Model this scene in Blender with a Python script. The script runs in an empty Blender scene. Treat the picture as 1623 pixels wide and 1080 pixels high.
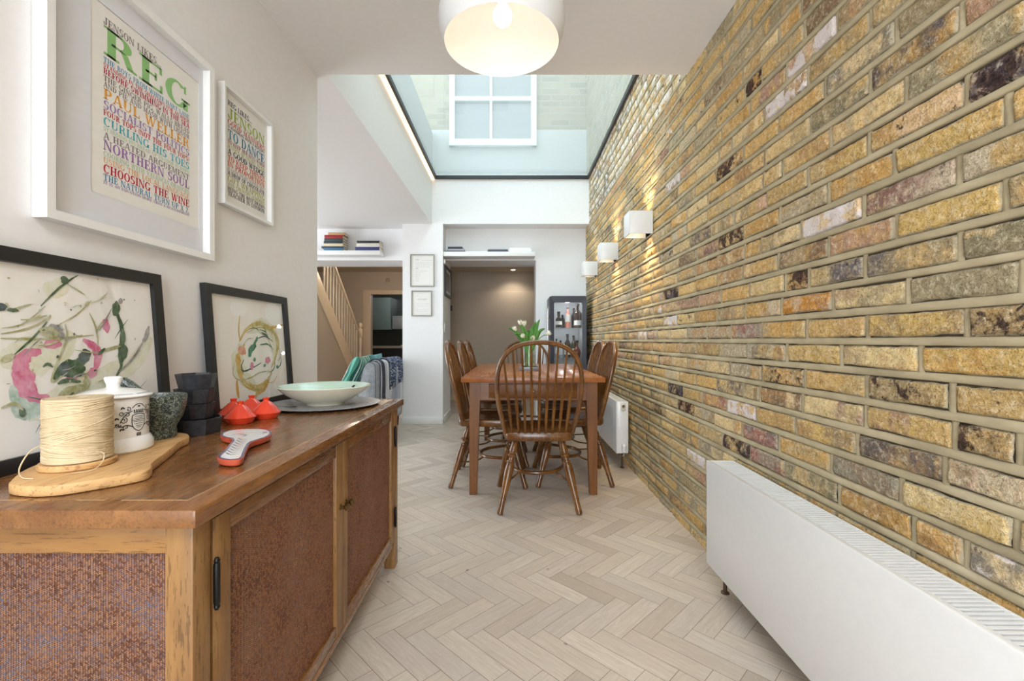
import bpy, bmesh, math, random
from mathutils import Vector, Matrix, noise
PI = math.pi
R = math.radians
rnd = random.Random(7)
scene = bpy.context.scene
COL = scene.collection

# ------------------------------------------------------------------ camera, world, lights, exposure
F = 1623 * 16.0 / 36.0                       # focal length in pixels
CX, CY, H = 811.5, 540.0, 1.0                # picture centre, eye height
cam = bpy.data.cameras.new('camera'); cam.lens = 16; cam.sensor_width = 36; cam.clip_start = .05
camo = bpy.data.objects.new('camera', cam); COL.objects.link(camo)
camo.location = (0, 0, H); camo.rotation_euler = (PI/2, 0, 0)
scene.camera = camo

world = bpy.data.worlds.new('sky'); scene.world = world; world.use_nodes = True
bgn = world.node_tree.nodes['Background']
bgn.inputs[0].default_value = (.87, .94, 1, 1); bgn.inputs[1].default_value = 3.1

scene.view_settings.view_transform = 'Standard'
scene.view_settings.look = 'None'
scene.view_settings.exposure = 0.62
scene.view_settings.gamma = 1
scene.view_settings.use_curve_mapping = False

def light(name, kind, loc, power, color=(1, 1, 1), size=.1, size_y=None, rot=(0, 0, 0), portal=False, spot=None):
    l = bpy.data.lights.new(name, kind)
    if kind == 'AREA':
        l.shape = 'RECTANGLE'; l.size = size; l.size_y = size_y or size
        l.cycles.is_portal = portal
    elif kind == 'SPOT':
        l.spot_size = spot or R(100); l.spot_blend = .6; l.shadow_soft_size = size
    else:
        l.shadow_soft_size = size
    l.energy = power; l.color = color
    o = bpy.data.objects.new(name, l); COL.objects.link(o); o.location = loc; o.rotation_euler = rot
    return o
# daylight from the garden doors behind the camera (an area lamp just outside the opening) and sky portals
light('garden_daylight', 'AREA', (-.05, -2.75, 1.25), 46, (.87, .94, 1), 1.7, 2.1, (R(90), 0, 0))
light('skylight_portal', 'AREA', (0, 4.0, 3.02), 1, size=1.9, size_y=3.0, portal=True)
light('living_room_daylight', 'AREA', (-3.9, 4.0, 1.4), 22, (.88, .95, 1), 1.6, 2.0, (R(90), 0, R(-90)))
light('added_fill_light', 'AREA', (-.05, -.75, 2.385), 27, (.93, .97, 1), 1.5, .8)  # unseen area lamp added behind the camera to fill walls and floor

# ------------------------------------------------------------------ helpers
def lin(r, g, b):
    f = lambda c: (c/255/12.92) if c/255 <= .04045 else ((c/255+.055)/1.055)**2.4
    return (f(r), f(g), f(b), 1)

def gp(px, py, z=0.0):
    """the point at height z seen at a pixel of the photograph"""
    y = (H - z) * F / (py - CY)
    return Vector(((px-CX)*y/F, y, z))
def at(px, py, y):
    """the point at depth y seen at a pixel"""
    return Vector(((px-CX)*y/F, y, H-(py-CY)*y/F))

class MB:
    def __init__(s):
        s.v = []; s.f = []; s.m = []
    def add(s, v, f, m=0):
        o = len(s.v); s.v += [tuple(p) for p in v]
        s.f += [tuple(i+o for i in q) for q in f]; s.m += [m]*len(f)
        return s
    def box(s, x0, x1, y0, y1, z0, z1, b=0.0, seg=2, m=0, rot=None):
        bm = bmesh.new(); bmesh.ops.create_cube(bm, size=1)
        for v in bm.verts:
            v.co = ((x0+x1)/2+v.co.x*(x1-x0), (y0+y1)/2+v.co.y*(y1-y0), (z0+z1)/2+v.co.z*(z1-z0))
        if b > 0:
            bmesh.ops.bevel(bm, geom=bm.edges[:], offset=b, segments=seg, profile=.5, affect='EDGES')
        return s.frombm(bm, m, rot)
    def frombm(s, bm, m=0, mat=None):
        if mat is not None: bm.transform(mat)
        bm.verts.index_update()
        s.add([v.co.copy() for v in bm.verts], [[v.index for v in f.verts] for f in bm.faces], m)
        bm.free(); return s
    def lathe(s, prof, seg=32, c=(0, 0, 0), m=0, mat=None, a0=0.0):
        v = []; f = []; n = len(prof)
        for i in range(seg):
            a = 2*PI*i/seg+a0
            for r, z in prof:
                p = Vector((r*math.cos(a), r*math.sin(a), z))
                if mat is not None: p = mat @ p
                v.append((p.x+c[0], p.y+c[1], p.z+c[2]))
        for i in range(seg):
            j = (i+1) % seg
            for k in range(n-1):
                f.append((i*n+k, j*n+k, j*n+k+1, i*n+k+1))
        return s.add(v, f, m)
    def tube(s, pts, r, seg=8, m=0, cap=True, flat=None):
        pts = [Vector(p) for p in pts]; n = len(pts)
        rr = r if isinstance(r, (list, tuple)) else [r]*n
        v = []; f = []; up = None
        for i, p in enumerate(pts):
            t = (pts[min(i+1, n-1)]-pts[max(i-1, 0)]).normalized()
            if up is None:
                up = Vector((0, 0, 1)) if abs(t.z) < .9 else Vector((0, 1, 0))
            up = (up - t*up.dot(t)).normalized()
            sd = t.cross(up)
            for k in range(seg):
                a = 2*PI*k/seg
                w = flat or (1, 1)
                v.append(p + sd*math.cos(a)*rr[i]*w[0] + up*math.sin(a)*rr[i]*w[1])
        for i in range(n-1):
            for k in range(seg):
                k2 = (k+1) % seg
                f.append((i*seg+k, i*seg+k2, (i+1)*seg+k2, (i+1)*seg+k))
        if cap:
            f.append(tuple(range(seg))[::-1]); f.append(tuple((n-1)*seg+k for k in range(seg)))
        return s.add(v, f, m)
    def prism(s, poly, z0, z1, b=0.0, m=0, mat=None, seg=2):
        bm = bmesh.new()
        vs = [bm.verts.new((p[0], p[1], z0)) for p in poly]
        fc = bm.faces.new(vs)
        ex = bmesh.ops.extrude_face_region(bm, geom=[fc])
        up = [g for g in ex['geom'] if isinstance(g, bmesh.types.BMVert)]
        for v in up: v.co.z = z1
        bm.normal_update()
        if b > 0:
            ed = [e for e in bm.edges if abs(e.verts[0].co.z-e.verts[1].co.z) < 1e-7]
            bmesh.ops.bevel(bm, geom=ed, offset=b, segments=seg, profile=.5, affect='EDGES')
        return s.frombm(bm, m, mat)
    def grid(s, fn, nu, nv, m=0, wrap=False):
        v = [fn(i/(nu if wrap else nu-1), j/(nv-1)) for i in range(nu) for j in range(nv)]
        f = []
        for i in range(nu if wrap else nu-1):
            for j in range(nv-1):
                i2 = (i+1) % nu
                f.append((i*nv+j, i2*nv+j, i2*nv+j+1, i*nv+j+1))
        return s.add(v, f, m)
    def xf(s, mat):
        s.v = [tuple(mat @ Vector(p)) for p in s.v]; return s

def worldoff(p):
    o = Vector((0, 0, 0))
    while p is not None:
        o += p.location; p = p.parent
    return o

def build(name, mb, mats, parent=None, world=True, smooth=35, weld=True, normals=True):
    off = worldoff(parent) if (parent is not None and world) else Vector((0, 0, 0))
    me = bpy.data.meshes.new(name)
    me.from_pydata([(p[0]-off.x, p[1]-off.y, p[2]-off.z) for p in mb.v], [], mb.f)
    for m in (mats if isinstance(mats, (list, tuple)) else [mats]): me.materials.append(m)
    me.polygons.foreach_set('material_index', mb.m)
    if weld or normals:
        bm = bmesh.new(); bm.from_mesh(me)
        if weld: bmesh.ops.remove_doubles(bm, verts=bm.verts, dist=1e-6)
        if normals: bmesh.ops.recalc_face_normals(bm, faces=bm.faces)
        bm.to_mesh(me); bm.free()
    if smooth:
        me.shade_smooth(); me.set_sharp_from_angle(angle=R(smooth))
    o = bpy.data.objects.new(name, me); COL.objects.link(o)
    if parent is not None: o.parent = parent
    return o

def tag(o, label, cat, group=None):
    o['label'] = label; o['category'] = cat
    if group: o['group'] = group
    return o
def thing(name, label, cat, loc=(0, 0, 0), rz=0, group=None):
    o = bpy.data.objects.new(name, None); o.empty_display_size = .1; COL.objects.link(o)
    o.location = loc; o.rotation_euler = (0, 0, rz)
    return tag(o, label, cat, group)
def struct(name, mb, mats, **k):
    o = build(name, mb, mats, **k); o['kind'] = 'structure'; return o
def copy_tree(o, parent=None):
    c = o.copy(); COL.objects.link(c); c.parent = parent
    for ch in list(o.children): copy_tree(ch, c)
    return c

# ------------------------------------------------------------------ materials
class NT:
    """tiny node-graph helper"""
    def __init__(s, name):
        s.mat = bpy.data.materials.new(name); s.mat.use_nodes = True
        s.t = s.mat.node_tree; s.b = s.t.nodes['Principled BSDF']; s.out = s.t.nodes['Material Output']
    def n(s, kind, props=None, **ins):
        nd = s.t.nodes.new(kind)
        for k, v in (props or {}).items(): setattr(nd, k, v)
        for k, v in ins.items(): s.put(nd, k, v)
        return nd
    def put(s, nd, k, v):
        key = int(k[1:]) if (k[0] == 'i' and k[1:].isdigit()) else k.replace('_', ' ')
        sock = nd.inputs[key]
        if isinstance(v, bpy.types.NodeSocket): s.t.links.new(v, sock)
        else: sock.default_value = v
    def math(s, op, a, b=0.0, c=0.0):
        return s.n('ShaderNodeMath', {'operation': op}, i0=a, i1=b, i2=c).outputs[0]
    def ramp(s, fac, stops, interp='LINEAR'):
        nd = s.n('ShaderNodeValToRGB'); s.put(nd, 'i0', fac); e = nd.color_ramp.elements
        nd.color_ramp.interpolation = interp
        while len(e) < len(stops): e.new(.5)
        for el, (p, c) in zip(e, stops): el.position = p; el.color = c
        return nd.outputs[0]
    def mix(s, fac, a, b, mode='MIX'):
        nd = s.n('ShaderNodeMix', {'data_type': 'RGBA', 'blend_type': mode})
        s.put(nd, 'i0', fac); s.put(nd, 'i6', a); s.put(nd, 'i7', b); return nd.outputs[2]
    def coord(s, kind='Object'):
        return s.n('ShaderNodeTexCoord').outputs[kind]
    def mapv(s, vec, scale=(1, 1, 1), loc=(0, 0, 0), rot=(0, 0, 0)):
        nd = s.n('ShaderNodeMapping'); s.put(nd, 'Vector', vec); s.put(nd, 'Scale', scale); s.put(nd, 'Location', loc); s.put(nd, 'Rotation', rot)
        return nd.outputs[0]
    def noise(s, vec, scale, detail=3, rough=.55, dist=0):
        nd = s.n('ShaderNodeTexNoise', Vector=vec, Scale=scale, Detail=detail, Roughness=rough, Distortion=dist)
        return nd.outputs[0]
    def bump(s, h, strength=.3, dist=.01):
        nd = s.n('ShaderNodeBump', Height=h, Strength=strength, Distance=dist)
        s.put(s.b, 'Normal', nd.outputs[0])
    def set(s, **k):
        for a, v in k.items(): s.put(s.b, a, v)
        return s

def plain(name, col, rough=.5, metal=0.0, spec=.5, coat=0.0, bump=None):
    t = NT(name); t.set(Base_Color=col, Roughness=rough, Metallic=metal)
    t.b.inputs['Specular IOR Level'].default_value = spec
    t.b.inputs['Coat Weight'].default_value = coat; t.b.inputs['Coat Roughness'].default_value = .08
    co = t.coord()
    nz = t.noise(co, bump[0] if bump else 40, 3)
    c2 = tuple(min(1, x*1.015) for x in col[:3])+(1,); c1 = tuple(x*.985 for x in col[:3])+(1,)
    t.put(t.b, 'Base Color', t.ramp(nz, [(.3, c1), (.7, c2)]))
    if bump: t.bump(nz, bump[1], bump[2])
    return t.mat

def wood(name, dark, mid, light_, axis='X', scale=1.0, rough=.35, coat=.2, streak=.5):
    t = NT(name); co = t.coord()
    sc = {'X': (1.2, 14, 14), 'Y': (14, 1.2, 14), 'Z': (14, 14, 1.2)}[axis]
    sc = tuple(x*scale for x in sc)
    v = t.mapv(co, sc)
    a = t.noise(v, 2.2, 6, .62, .6)
    v2 = t.mapv(co, tuple(x*6 for x in sc))
    b = t.noise(v2, 3, 3, .6)
    c = t.ramp(a, [(.28, dark), (.47, mid), (.72, light_)])
    blot = t.noise(co, 5*scale, 2)
    c = t.mix(.55, c, t.ramp(blot, [(.3, mid), (.7, light_)]))
    c = t.mix(t.math('MULTIPLY', t.math('LESS_THAN', b, .40), streak), c, dark)
    t.put(t.b, 'Base Color', c)
    t.put(t.b, 'Roughness', t.n('ShaderNodeMapRange', Value=b, To_Min=rough-.06, To_Max=rough+.12).outputs[0])
    t.b.inputs['Coat Weight'].default_value = coat; t.b.inputs['Coat Roughness'].default_value = .15
    t.bump(b, .06, .001)
    t.b.inputs['Specular IOR Level'].default_value = .32
    return t.mat

def clear(name, tint=(.97, .99, .98, 1), gloss=.02, haze=0.0, ior=.5, hazecol=(.9, .93, .93, 1)):
    t = NT(name); t.t.nodes.remove(t.b)
    tr = t.n('ShaderNodeBsdfTransparent', Color=tint).outputs[0]
    gl = t.n('ShaderNodeBsdfGlossy', Color=(1, 1, 1, 1), Roughness=.02).outputs[0]
    lw = t.n('ShaderNodeLayerWeight', Blend=.5).outputs['Facing']
    fac = t.math('ADD', t.math('MULTIPLY', t.math('POWER', lw, 5.0), ior), gloss)
    m = t.n('ShaderNodeMixShader'); t.put(m, 'i0', fac); t.put(m, 'i1', tr); t.put(m, 'i2', gl)
    sh = m.outputs[0]
    if haze:
        df = t.n('ShaderNodeBsdfDiffuse', Color=hazecol).outputs[0]
        tl = t.n('ShaderNodeBsdfTranslucent', Color=hazecol).outputs[0]
        mm = t.n('ShaderNodeMixShader', i0=.7); t.put(mm, 'i1', df); t.put(mm, 'i2', tl)
        m2 = t.n('ShaderNodeMixShader'); 
        nz = t.noise(t.mapv(t.coord(), (30, 30, 1)), 4, 4, .7)
        hz = t.n('ShaderNodeMapRange', Value=nz, From_Min=.3, From_Max=.7, To_Min=haze*.7, To_Max=haze*1.3).outputs[0]
        t.put(m2, 'i0', hz); t.put(m2, 'i1', sh); t.put(m2, 'i2', mm.outputs[0]); sh = m2.outputs[0]
    t.t.links.new(sh, t.out.inputs[0])
    return t.mat

def emit(name, col, st):
    t = NT(name); t.set(Base_Color=col, Emission_Color=col, Emission_Strength=st); return t.mat

M = {}
M['white'] = plain('white_paint', (.81, .80, .80, 1), .6, spec=.3)
M['ceil'] = plain('ceiling_paint', (.80, .78, .765, 1), .7, spec=.2)
M['beige'] = plain('beige_paint', lin(200, 187, 171), .65, spec=.25)
M['beige2'] = plain('beige_ceiling', lin(205, 190, 172), .7, spec=.2)
M['gloss'] = plain('white_gloss', (.82, .82, .81, 1), .3)
M['cream'] = plain('cream_gloss', lin(232, 214, 188), .35)
M['radw'] = plain('radiator_enamel', lin(226, 226, 225), .28, coat=.2)
M['black'] = plain('black_frame_paint', lin(24, 25, 28), .4, bump=(90, .08, .002))
M['chrome'] = plain('chrome', (.75, .75, .76, 1), .12, 1)
M['brass'] = plain('old_brass', lin(120, 98, 62), .32, 1)
M['iron'] = plain('black_iron', lin(28, 26, 25), .45, .6)
M['dark'] = plain('dark_void', (.02, .02, .02, 1), .8)
M['paper'] = plain('paper_white', lin(234, 232, 227), .8, spec=.1)
M['mount'] = plain('mount_board', lin(222, 223, 228), .8, spec=.1)
M['led'] = plain('cream_trim', lin(250, 226, 196), .5)
M['glass'] = clear('clear_glass')
M['picglass'] = clear('picture_glass', (.995, .995, .995, 1), .018, ior=.04)
M['sky_glass'] = clear('hazy_skylight_glass', (.86, .93, .93, 1), .025, .12)

# chairs, table and sideboard timber
M['oakX'] = wood('side_oak_x', lin(58, 36, 16), lin(122, 82, 42), lin(164, 120, 68), 'X', 1, .3, .35)
M['oakY'] = wood('side_oak_y', lin(56, 32, 14), lin(110, 68, 32), lin(152, 104, 56), 'Y', 1, .24, .5)
M['oakZ'] = wood('side_oak_z', lin(62, 40, 20), lin(128, 90, 50), lin(166, 126, 78), 'Z', 1, .4, .15)
M['tabX'] = wood('table_wood_x', lin(62, 32, 10), lin(104, 60, 22), lin(130, 82, 34), 'X', 1, .35, .12, .3)
M['tabY'] = wood('table_wood_y', lin(88, 42, 18), lin(142, 80, 40), lin(168, 106, 58), 'Y', 1, .25, .3, .3)
M['tabZ'] = wood('table_wood_z', lin(62, 32, 10), lin(104, 60, 22), lin(130, 82, 34), 'Z', 1, .4, .1, .3)
M['chair'] = wood('windsor_wood', lin(38, 20, 7), lin(82, 47, 17), lin(136, 90, 40), 'Z', 1.2, .24, .5, .3)
M['olive'] = wood('olive_wood', lin(128, 80, 40), lin(196, 150, 96), lin(222, 184, 132), 'Y', .55, .5, 0, .45)

def herring_floor():
    t = NT('herringbone_oak')
    uv = t.n('ShaderNodeUVMap').outputs[0]
    at_ = t.n('ShaderNodeAttribute', {'attribute_name': 'rnd'}).outputs['Fac']
    sp = t.n('ShaderNodeSeparateXYZ', Vector=uv)
    v = t.n('ShaderNodeCombineXYZ', X=t.math('MULTIPLY', sp.outputs[0], 3.0), Y=t.math('MULTIPLY', sp.outputs[1], 34.0), Z=t.math('MULTIPLY', at_, 91.0)).outputs[0]
    a = t.noise(v, 2.4, 6, .65, 1.2)
    v2 = t.n('ShaderNodeCombineXYZ', X=t.math('MULTIPLY', sp.outputs[0], 12.0), Y=t.math('MULTIPLY', sp.outputs[1], 220.0), Z=t.math('MULTIPLY', at_, 33.0)).outputs[0]
    b = t.noise(v2, 2, 3, .6)
    base = t.ramp(at_, [(0, lin(176, 162, 148)), (.2, lin(198, 184, 169)), (.5, lin(206, 193, 178)), (.75, lin(192, 181, 171)), (1, lin(213, 201, 185))])
    c = t.mix(t.n('ShaderNodeMapRange', Value=a, From_Min=.3, From_Max=.68, To_Min=.0, To_Max=.55).outputs[0], base, lin(168, 152, 137))
    c = t.mix(t.math('MULTIPLY', t.math('GREATER_THAN', b, .62), .22), c, lin(232, 222, 208))
    vk = t.n('ShaderNodeCombineXYZ', X=t.math('MULTIPLY', sp.outputs[0], 14.0), Y=t.math('MULTIPLY', sp.outputs[1], 22.0), Z=t.math('MULTIPLY', at_, 57.0)).outputs[0]
    vor = t.n('ShaderNodeTexVoronoi', Vector=vk, Scale=.55).outputs[0]
    kn = t.n('ShaderNodeMapRange', Value=vor, From_Min=.09, From_Max=.03, To_Min=0, To_Max=.75).outputs[0]
    sel = t.math('GREATER_THAN', t.math('FRACT', t.math('MULTIPLY', at_, 17.3)), .72)
    c = t.mix(t.math('MULTIPLY', kn, sel), c, lin(78, 72, 72))
    t.set(Base_Color=c, Roughness=.42)
    t.b.inputs['Specular IOR Level'].default_value = .4
    t.bump(b, .06, .001)
    return t.mat
M['floor'] = herring_floor()

def brick_mat():
    t = NT('stock_brick')
    co = t.coord()
    bc = t.n('ShaderNodeAttribute', {'attribute_name': 'bc'}).outputs['Color']
    bt = t.n('ShaderNodeAttribute', {'attribute_name': 'bt'}).outputs['Vector']
    s = t.n('ShaderNodeSeparateXYZ', Vector=bt)
    dk, wh, seed = s.outputs[0], s.outputs[1], s.outputs[2]
    v = t.n('ShaderNodeVectorMath', {'operation': 'ADD'}, i0=co, i1=t.n('ShaderNodeCombineXYZ', X=t.math('MULTIPLY', seed, 40.0)).outputs[0]).outputs[0]
    b2 = t.n('ShaderNodeAttribute', {'attribute_name': 'b2'}).outputs['Color']
    edge = t.n('ShaderNodeAttribute', {'attribute_name': 'bc'}).outputs['Alpha']
    n1 = t.noise(v, 13, 5, .65); n2 = t.noise(v, 75, 5, .72); n3 = t.noise(v, 21, 6, .7, .25); n4 = t.noise(v, 190, 3, .7)
    n5 = t.noise(t.mapv(v, (1, .45, 1.3)), 46, 4, .65, .5)
    mr = lambda val, a0, a1, b0, b1: t.n('ShaderNodeMapRange', Value=val, From_Min=a0, From_Max=a1, To_Min=b0, To_Max=b1).outputs[0]
    c = t.mix(mr(n1, .42, .6, 0, .85), bc, b2)
    c = t.mix(mr(n2, .5, .66, 0, .75), c, t.mix(.6, c, lin(250, 236, 204)))
    c = t.mix(mr(n2, .44, .30, 0, .75), c, t.mix(.65, c, lin(92, 72, 50)))
    c = t.mix(mr(t.math('ABSOLUTE', t.math('SUBTRACT', n5, .5)), .020, .003, 0, .42), c, lin(88, 68, 48))
    c = t.mix(mr(n4, .56, .68, 0, .5), c, lin(92, 74, 56))
    # lime mortar smeared over the arrises
    sm = t.math('SUBTRACT', edge, t.math('MULTIPLY', t.math('SUBTRACT', n3, .36), 1.5))
    c = t.mix(mr(sm, .22, -.05, 0, .9), c, lin(176, 166, 142))
    # burnt patches
    thr = t.math('SUBTRACT', .78, t.math('MULTIPLY', dk, .42))
    dm = t.n('ShaderNodeMapRange', Value=t.math('SUBTRACT', n3, thr), From_Min=0, From_Max=.06, To_Min=0, To_Max=.92).outputs[0]
    c = t.mix(dm, c, t.ramp(n2, [(.35, lin(30, 26, 28)), (.65, lin(88, 66, 62))]))
    # old white paint
    thw = t.math('SUBTRACT', .88, t.math('MULTIPLY', wh, .58))
    wm = t.n('ShaderNodeMapRange', Value=t.math('SUBTRACT', t.noise(v, 15, 6, .72), thw), From_Min=0, From_Max=.05, To_Min=0, To_Max=.95).outputs[0]
    c = t.mix(wm, c, lin(226, 216, 212))
    t.set(Base_Color=c, Roughness=.85)
    t.b.inputs['Specular IOR Level'].default_value = .06
    h = t.math('ADD', t.math('MULTIPLY', n2, .65), t.math('MULTIPLY', n4, .35))
    t.bump(h, 1.0, .012)
    return t.mat
M['brick'] = brick_mat()
def mortar_mat():
    t = NT('lime_mortar'); co = t.coord()
    n1 = t.noise(t.mapv(co, (1, .4, 1)), 14, 4, .6); n2 = t.noise(co, 220, 3, .6)
    c = t.ramp(n1, [(.3, lin(152, 140, 114)), (.55, lin(174, 161, 132)), (.75, lin(188, 175, 148))])
    t.set(Base_Color=c, Roughness=.9); t.b.inputs['Specular IOR Level'].default_value = .04
    t.bump(t.math('ADD', n1, t.math('MULTIPLY', n2, .3)), .35, .003)
    return t.mat
M['mortar'] = mortar_mat()

def weave_mat(name, ax, p, q, cols):
    """woven rush: ax = the two object axes; columns of slanted strands that alternate in direction"""
    t = NT(name); co = t.coord(); s = t.n('ShaderNodeSeparateXYZ', Vector=co)
    x = t.math('DIVIDE', s.outputs[ax[0]], p); y = t.math('DIVIDE', s.outputs[ax[1]], q)
    col = t.math('FLOOR', x); fx = t.math('FRACT', x)
    par = t.math('SUBTRACT', t.math('MULTIPLY', t.math('FLOORED_MODULO', col, 2.0), 2.0), 1.0)
    yy = t.math('ADD', y, t.math('MULTIPLY', t.math('MULTIPLY', fx, par), .9))
    row = t.math('FLOOR', yy); fy = t.math('FRACT', yy)
    wn = t.n('ShaderNodeTexWhiteNoise', {'noise_dimensions': '2D'}, Vector=t.n('ShaderNodeCombineXYZ', X=col, Y=row).outputs[0])
    big = t.noise(co, 9, 3, .6)
    mixv = t.math('ADD', t.math('MULTIPLY', wn.outputs[0], .55), t.math('MULTIPLY', t.math('SUBTRACT', big, .28), 1.0))
    c = t.ramp(mixv, cols)
    hx = t.math('SINE', t.math('MULTIPLY', fx, PI)); hy = t.math('SINE', t.math('MULTIPLY', fy, PI))
    h = t.math('MULTIPLY', t.math('POWER', hx, .5), t.math('POWER', hy, .6))
    c = t.mix(t.n('ShaderNodeMapRange', Value=h, From_Min=.62, From_Max=.25, To_Min=0, To_Max=.8).outputs[0], c, lin(44, 26, 20))  # shade in the grooves between strands put into the colour
    t.set(Base_Color=c, Roughness=.55)
    t.b.inputs['Specular IOR Level'].default_value = .35
    t.bump(h, .9, .0035)
    return t.mat
WC = [(.05, lin(96, 58, 44)), (.26, lin(140, 90, 66)), (.38, lin(192, 138, 98)), (.50, lin(126, 102, 106)), (.62, lin(184, 132, 104)), (.76, lin(122, 122, 146)), (.95, lin(206, 164, 128))]
WC2 = [(.05, lin(104, 60, 42)), (.35, lin(150, 92, 60)), (.6, lin(186, 126, 84)), (.8, lin(142, 104, 94)), (.95, lin(208, 152, 106))]
M['weaveX'] = weave_mat('rush_weave_end', (0, 2), .0042, .0030, WC)
M['weaveY'] = weave_mat('rush_weave_front', (1, 2), .0046, .0040, WC2)

# ------------------------------------------------------------------ the room
XL, XR, ZC, ZG = -1.04, .925, 2.40, 2.935
YB = -2.6
def bx(*a, **k): return MB().box(*a, **k)

# floor: herringbone blocks, one mesh
def make_floor():
    w, L, g = .0731, .2752, .0007
    verts, faces, uvs, rn = [], [], [], []
    c = 1/math.sqrt(2)
    ox, oy = .3645, 1.524
    def tow(a, b):            # rotated lattice coordinates -> floor; (1,1) runs along X
        return ((a+b)*c+ox, -(a-b)*c+oy)
    def add(a0, a1, b0, b1, along):
        cx_, cy_ = tow((a0+a1)/2, (b0+b1)/2)
        if not (-4.05 < cx_ < 1.05 and -2.7 < cy_ < 12.0): return
        r = rnd.random(); o = len(verts)
        a0 += g; a1 -= g; b0 += g; b1 -= g
        for a, b in ((a0, b0), (a1, b0), (a1, b1), (a0, b1)):
            x, y = tow(a, b); verts.append((x, y, 0))
        u = [(0, 0), (1, 0), (1, 1), (0, 1)]
        if along: q = [(p[0]*L+r*9, p[1]*w) for p in u]
        else: q = [(p[1]*L+r*9, p[0]*w) for p in u]
        faces.append((o, o+1, o+2, o+3)); uvs.extend(q); rn.append(r)
    for j in range(-28, 30):
        for k in range(-75, 75):
            a, b = k*w+j*(L+w), k*w+j*(w-L)
            add(a, a+L, b, b+w, True)
            add(a+L, a+L+w, b+w-L, b+w, False)
    verts += [(-4.2, -2.7, -.0016), (1.1, -2.7, -.0016), (1.1, 12.2, -.0016), (-4.2, 12.2, -.0016)]
    n = len(verts); faces.append((n-4, n-3, n-2, n-1)); uvs += [(0, 0)]*4; rn.append(0)
    me = bpy.data.meshes.new('floor'); me.from_pydata(verts, [], faces)
    me.materials.append(M['floor']); me.materials.append(plain('floor_joint', lin(112, 92, 76), .9))
    me.polygons[len(faces)-1].material_index = 1
    ul = me.uv_layers.new(name='UVMap')
    for i, l in enumerate(me.loops): ul.data[i].uv = uvs[i]
    a = me.attributes.new('rnd', 'FLOAT', 'FACE')
    a.data.foreach_set('value', rn)
    o = bpy.data.objects.new('floor', me); COL.objects.link(o); o['kind'] = 'structure'
make_floor()

# brick wall on the right, built brick by brick in one mesh
PAL = [((212, 175, 112), 25), ((220, 192, 140), 24), ((204, 160, 94), 17), ((170, 152, 118), 11), ((190, 174, 146), 11), ((182, 140, 94), 6),
       ((156, 148, 128), 6), ((188, 150, 124), 5), ((142, 116, 90), 4), ((154, 118, 106), 2), ((108, 98, 94), 2)]
BAG = [c for c, n in PAL for _ in range(n)]
OVER = [(1330, 333, 'w'), (1250, 140, 'w'), (1283, 66, 'w'), (1543, 905, 'w2'), (1177, 655, 'w'), (1107, 730, 'w'), (1063, 507, 'w'), (1016, 533, 'w'),
        (1165, 262, 'd'), (1580, 105, 'k'), (1505, 340, 'g2'), (1175, 720, 'k'), (1075, 625, 'k'), (1088, 652, 'd'), (1065, 465, 'k'), (1155, 372, 'd'),
        (1253, 439, 'd'), (1590, 495, 'd2'), (1192, 147, 'd'), (1520, 440, 'g'), (1440, 120, 'g'), (1480, 640, 'd2'), (1570, 705, 'd2'), (1205, 697, 'r'), (1240, 745, 'r'),
        (1140, 640, 'r'), (1190, 525, 'r'), (1275, 480, 'o'), (1350, 220, 'y'), (1420, 375, 'y'), (1440, 520, 'y'), (1500, 565, 'y'), (1420, 570, 'y2'), (1290, 560, 'y'),
        (1330, 110, 'd2'), (1380, 60, 'g2'), (1340, 180, 'g'), (1450, 230, 'y'), (1560, 180, 'y'), (1400, 480, 'y2'), (1540, 380, 'y'), (1600, 400, 'g'), (1330, 660, 'y2'),
        (1370, 840, 'y2'), (1550, 800, 'y'), (1440, 690, 'y'), (1300, 755, 'g'), (1235, 610, 'd2'), (1290, 690, 'y')]
def brick_style(k):
    return {'w': ((214, 180, 140), .1, .72), 'w2': ((150, 140, 128), .35, .60), 'd': ((150, 112, 74), .75, 0), 'k': ((88, 84, 92), .8, .12), 'g': ((150, 140, 112), .25, .1),
            'g2': ((136, 128, 114), .4, .15), 'd2': ((166, 142, 102), .62, .15), 'r': ((164, 116, 104), .25, .2), 'o': ((200, 140, 62), .15, 0), 'y': ((214, 180, 112), .12, .06), 'y2': ((218, 194, 142), .05, .12)}[k]
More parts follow.
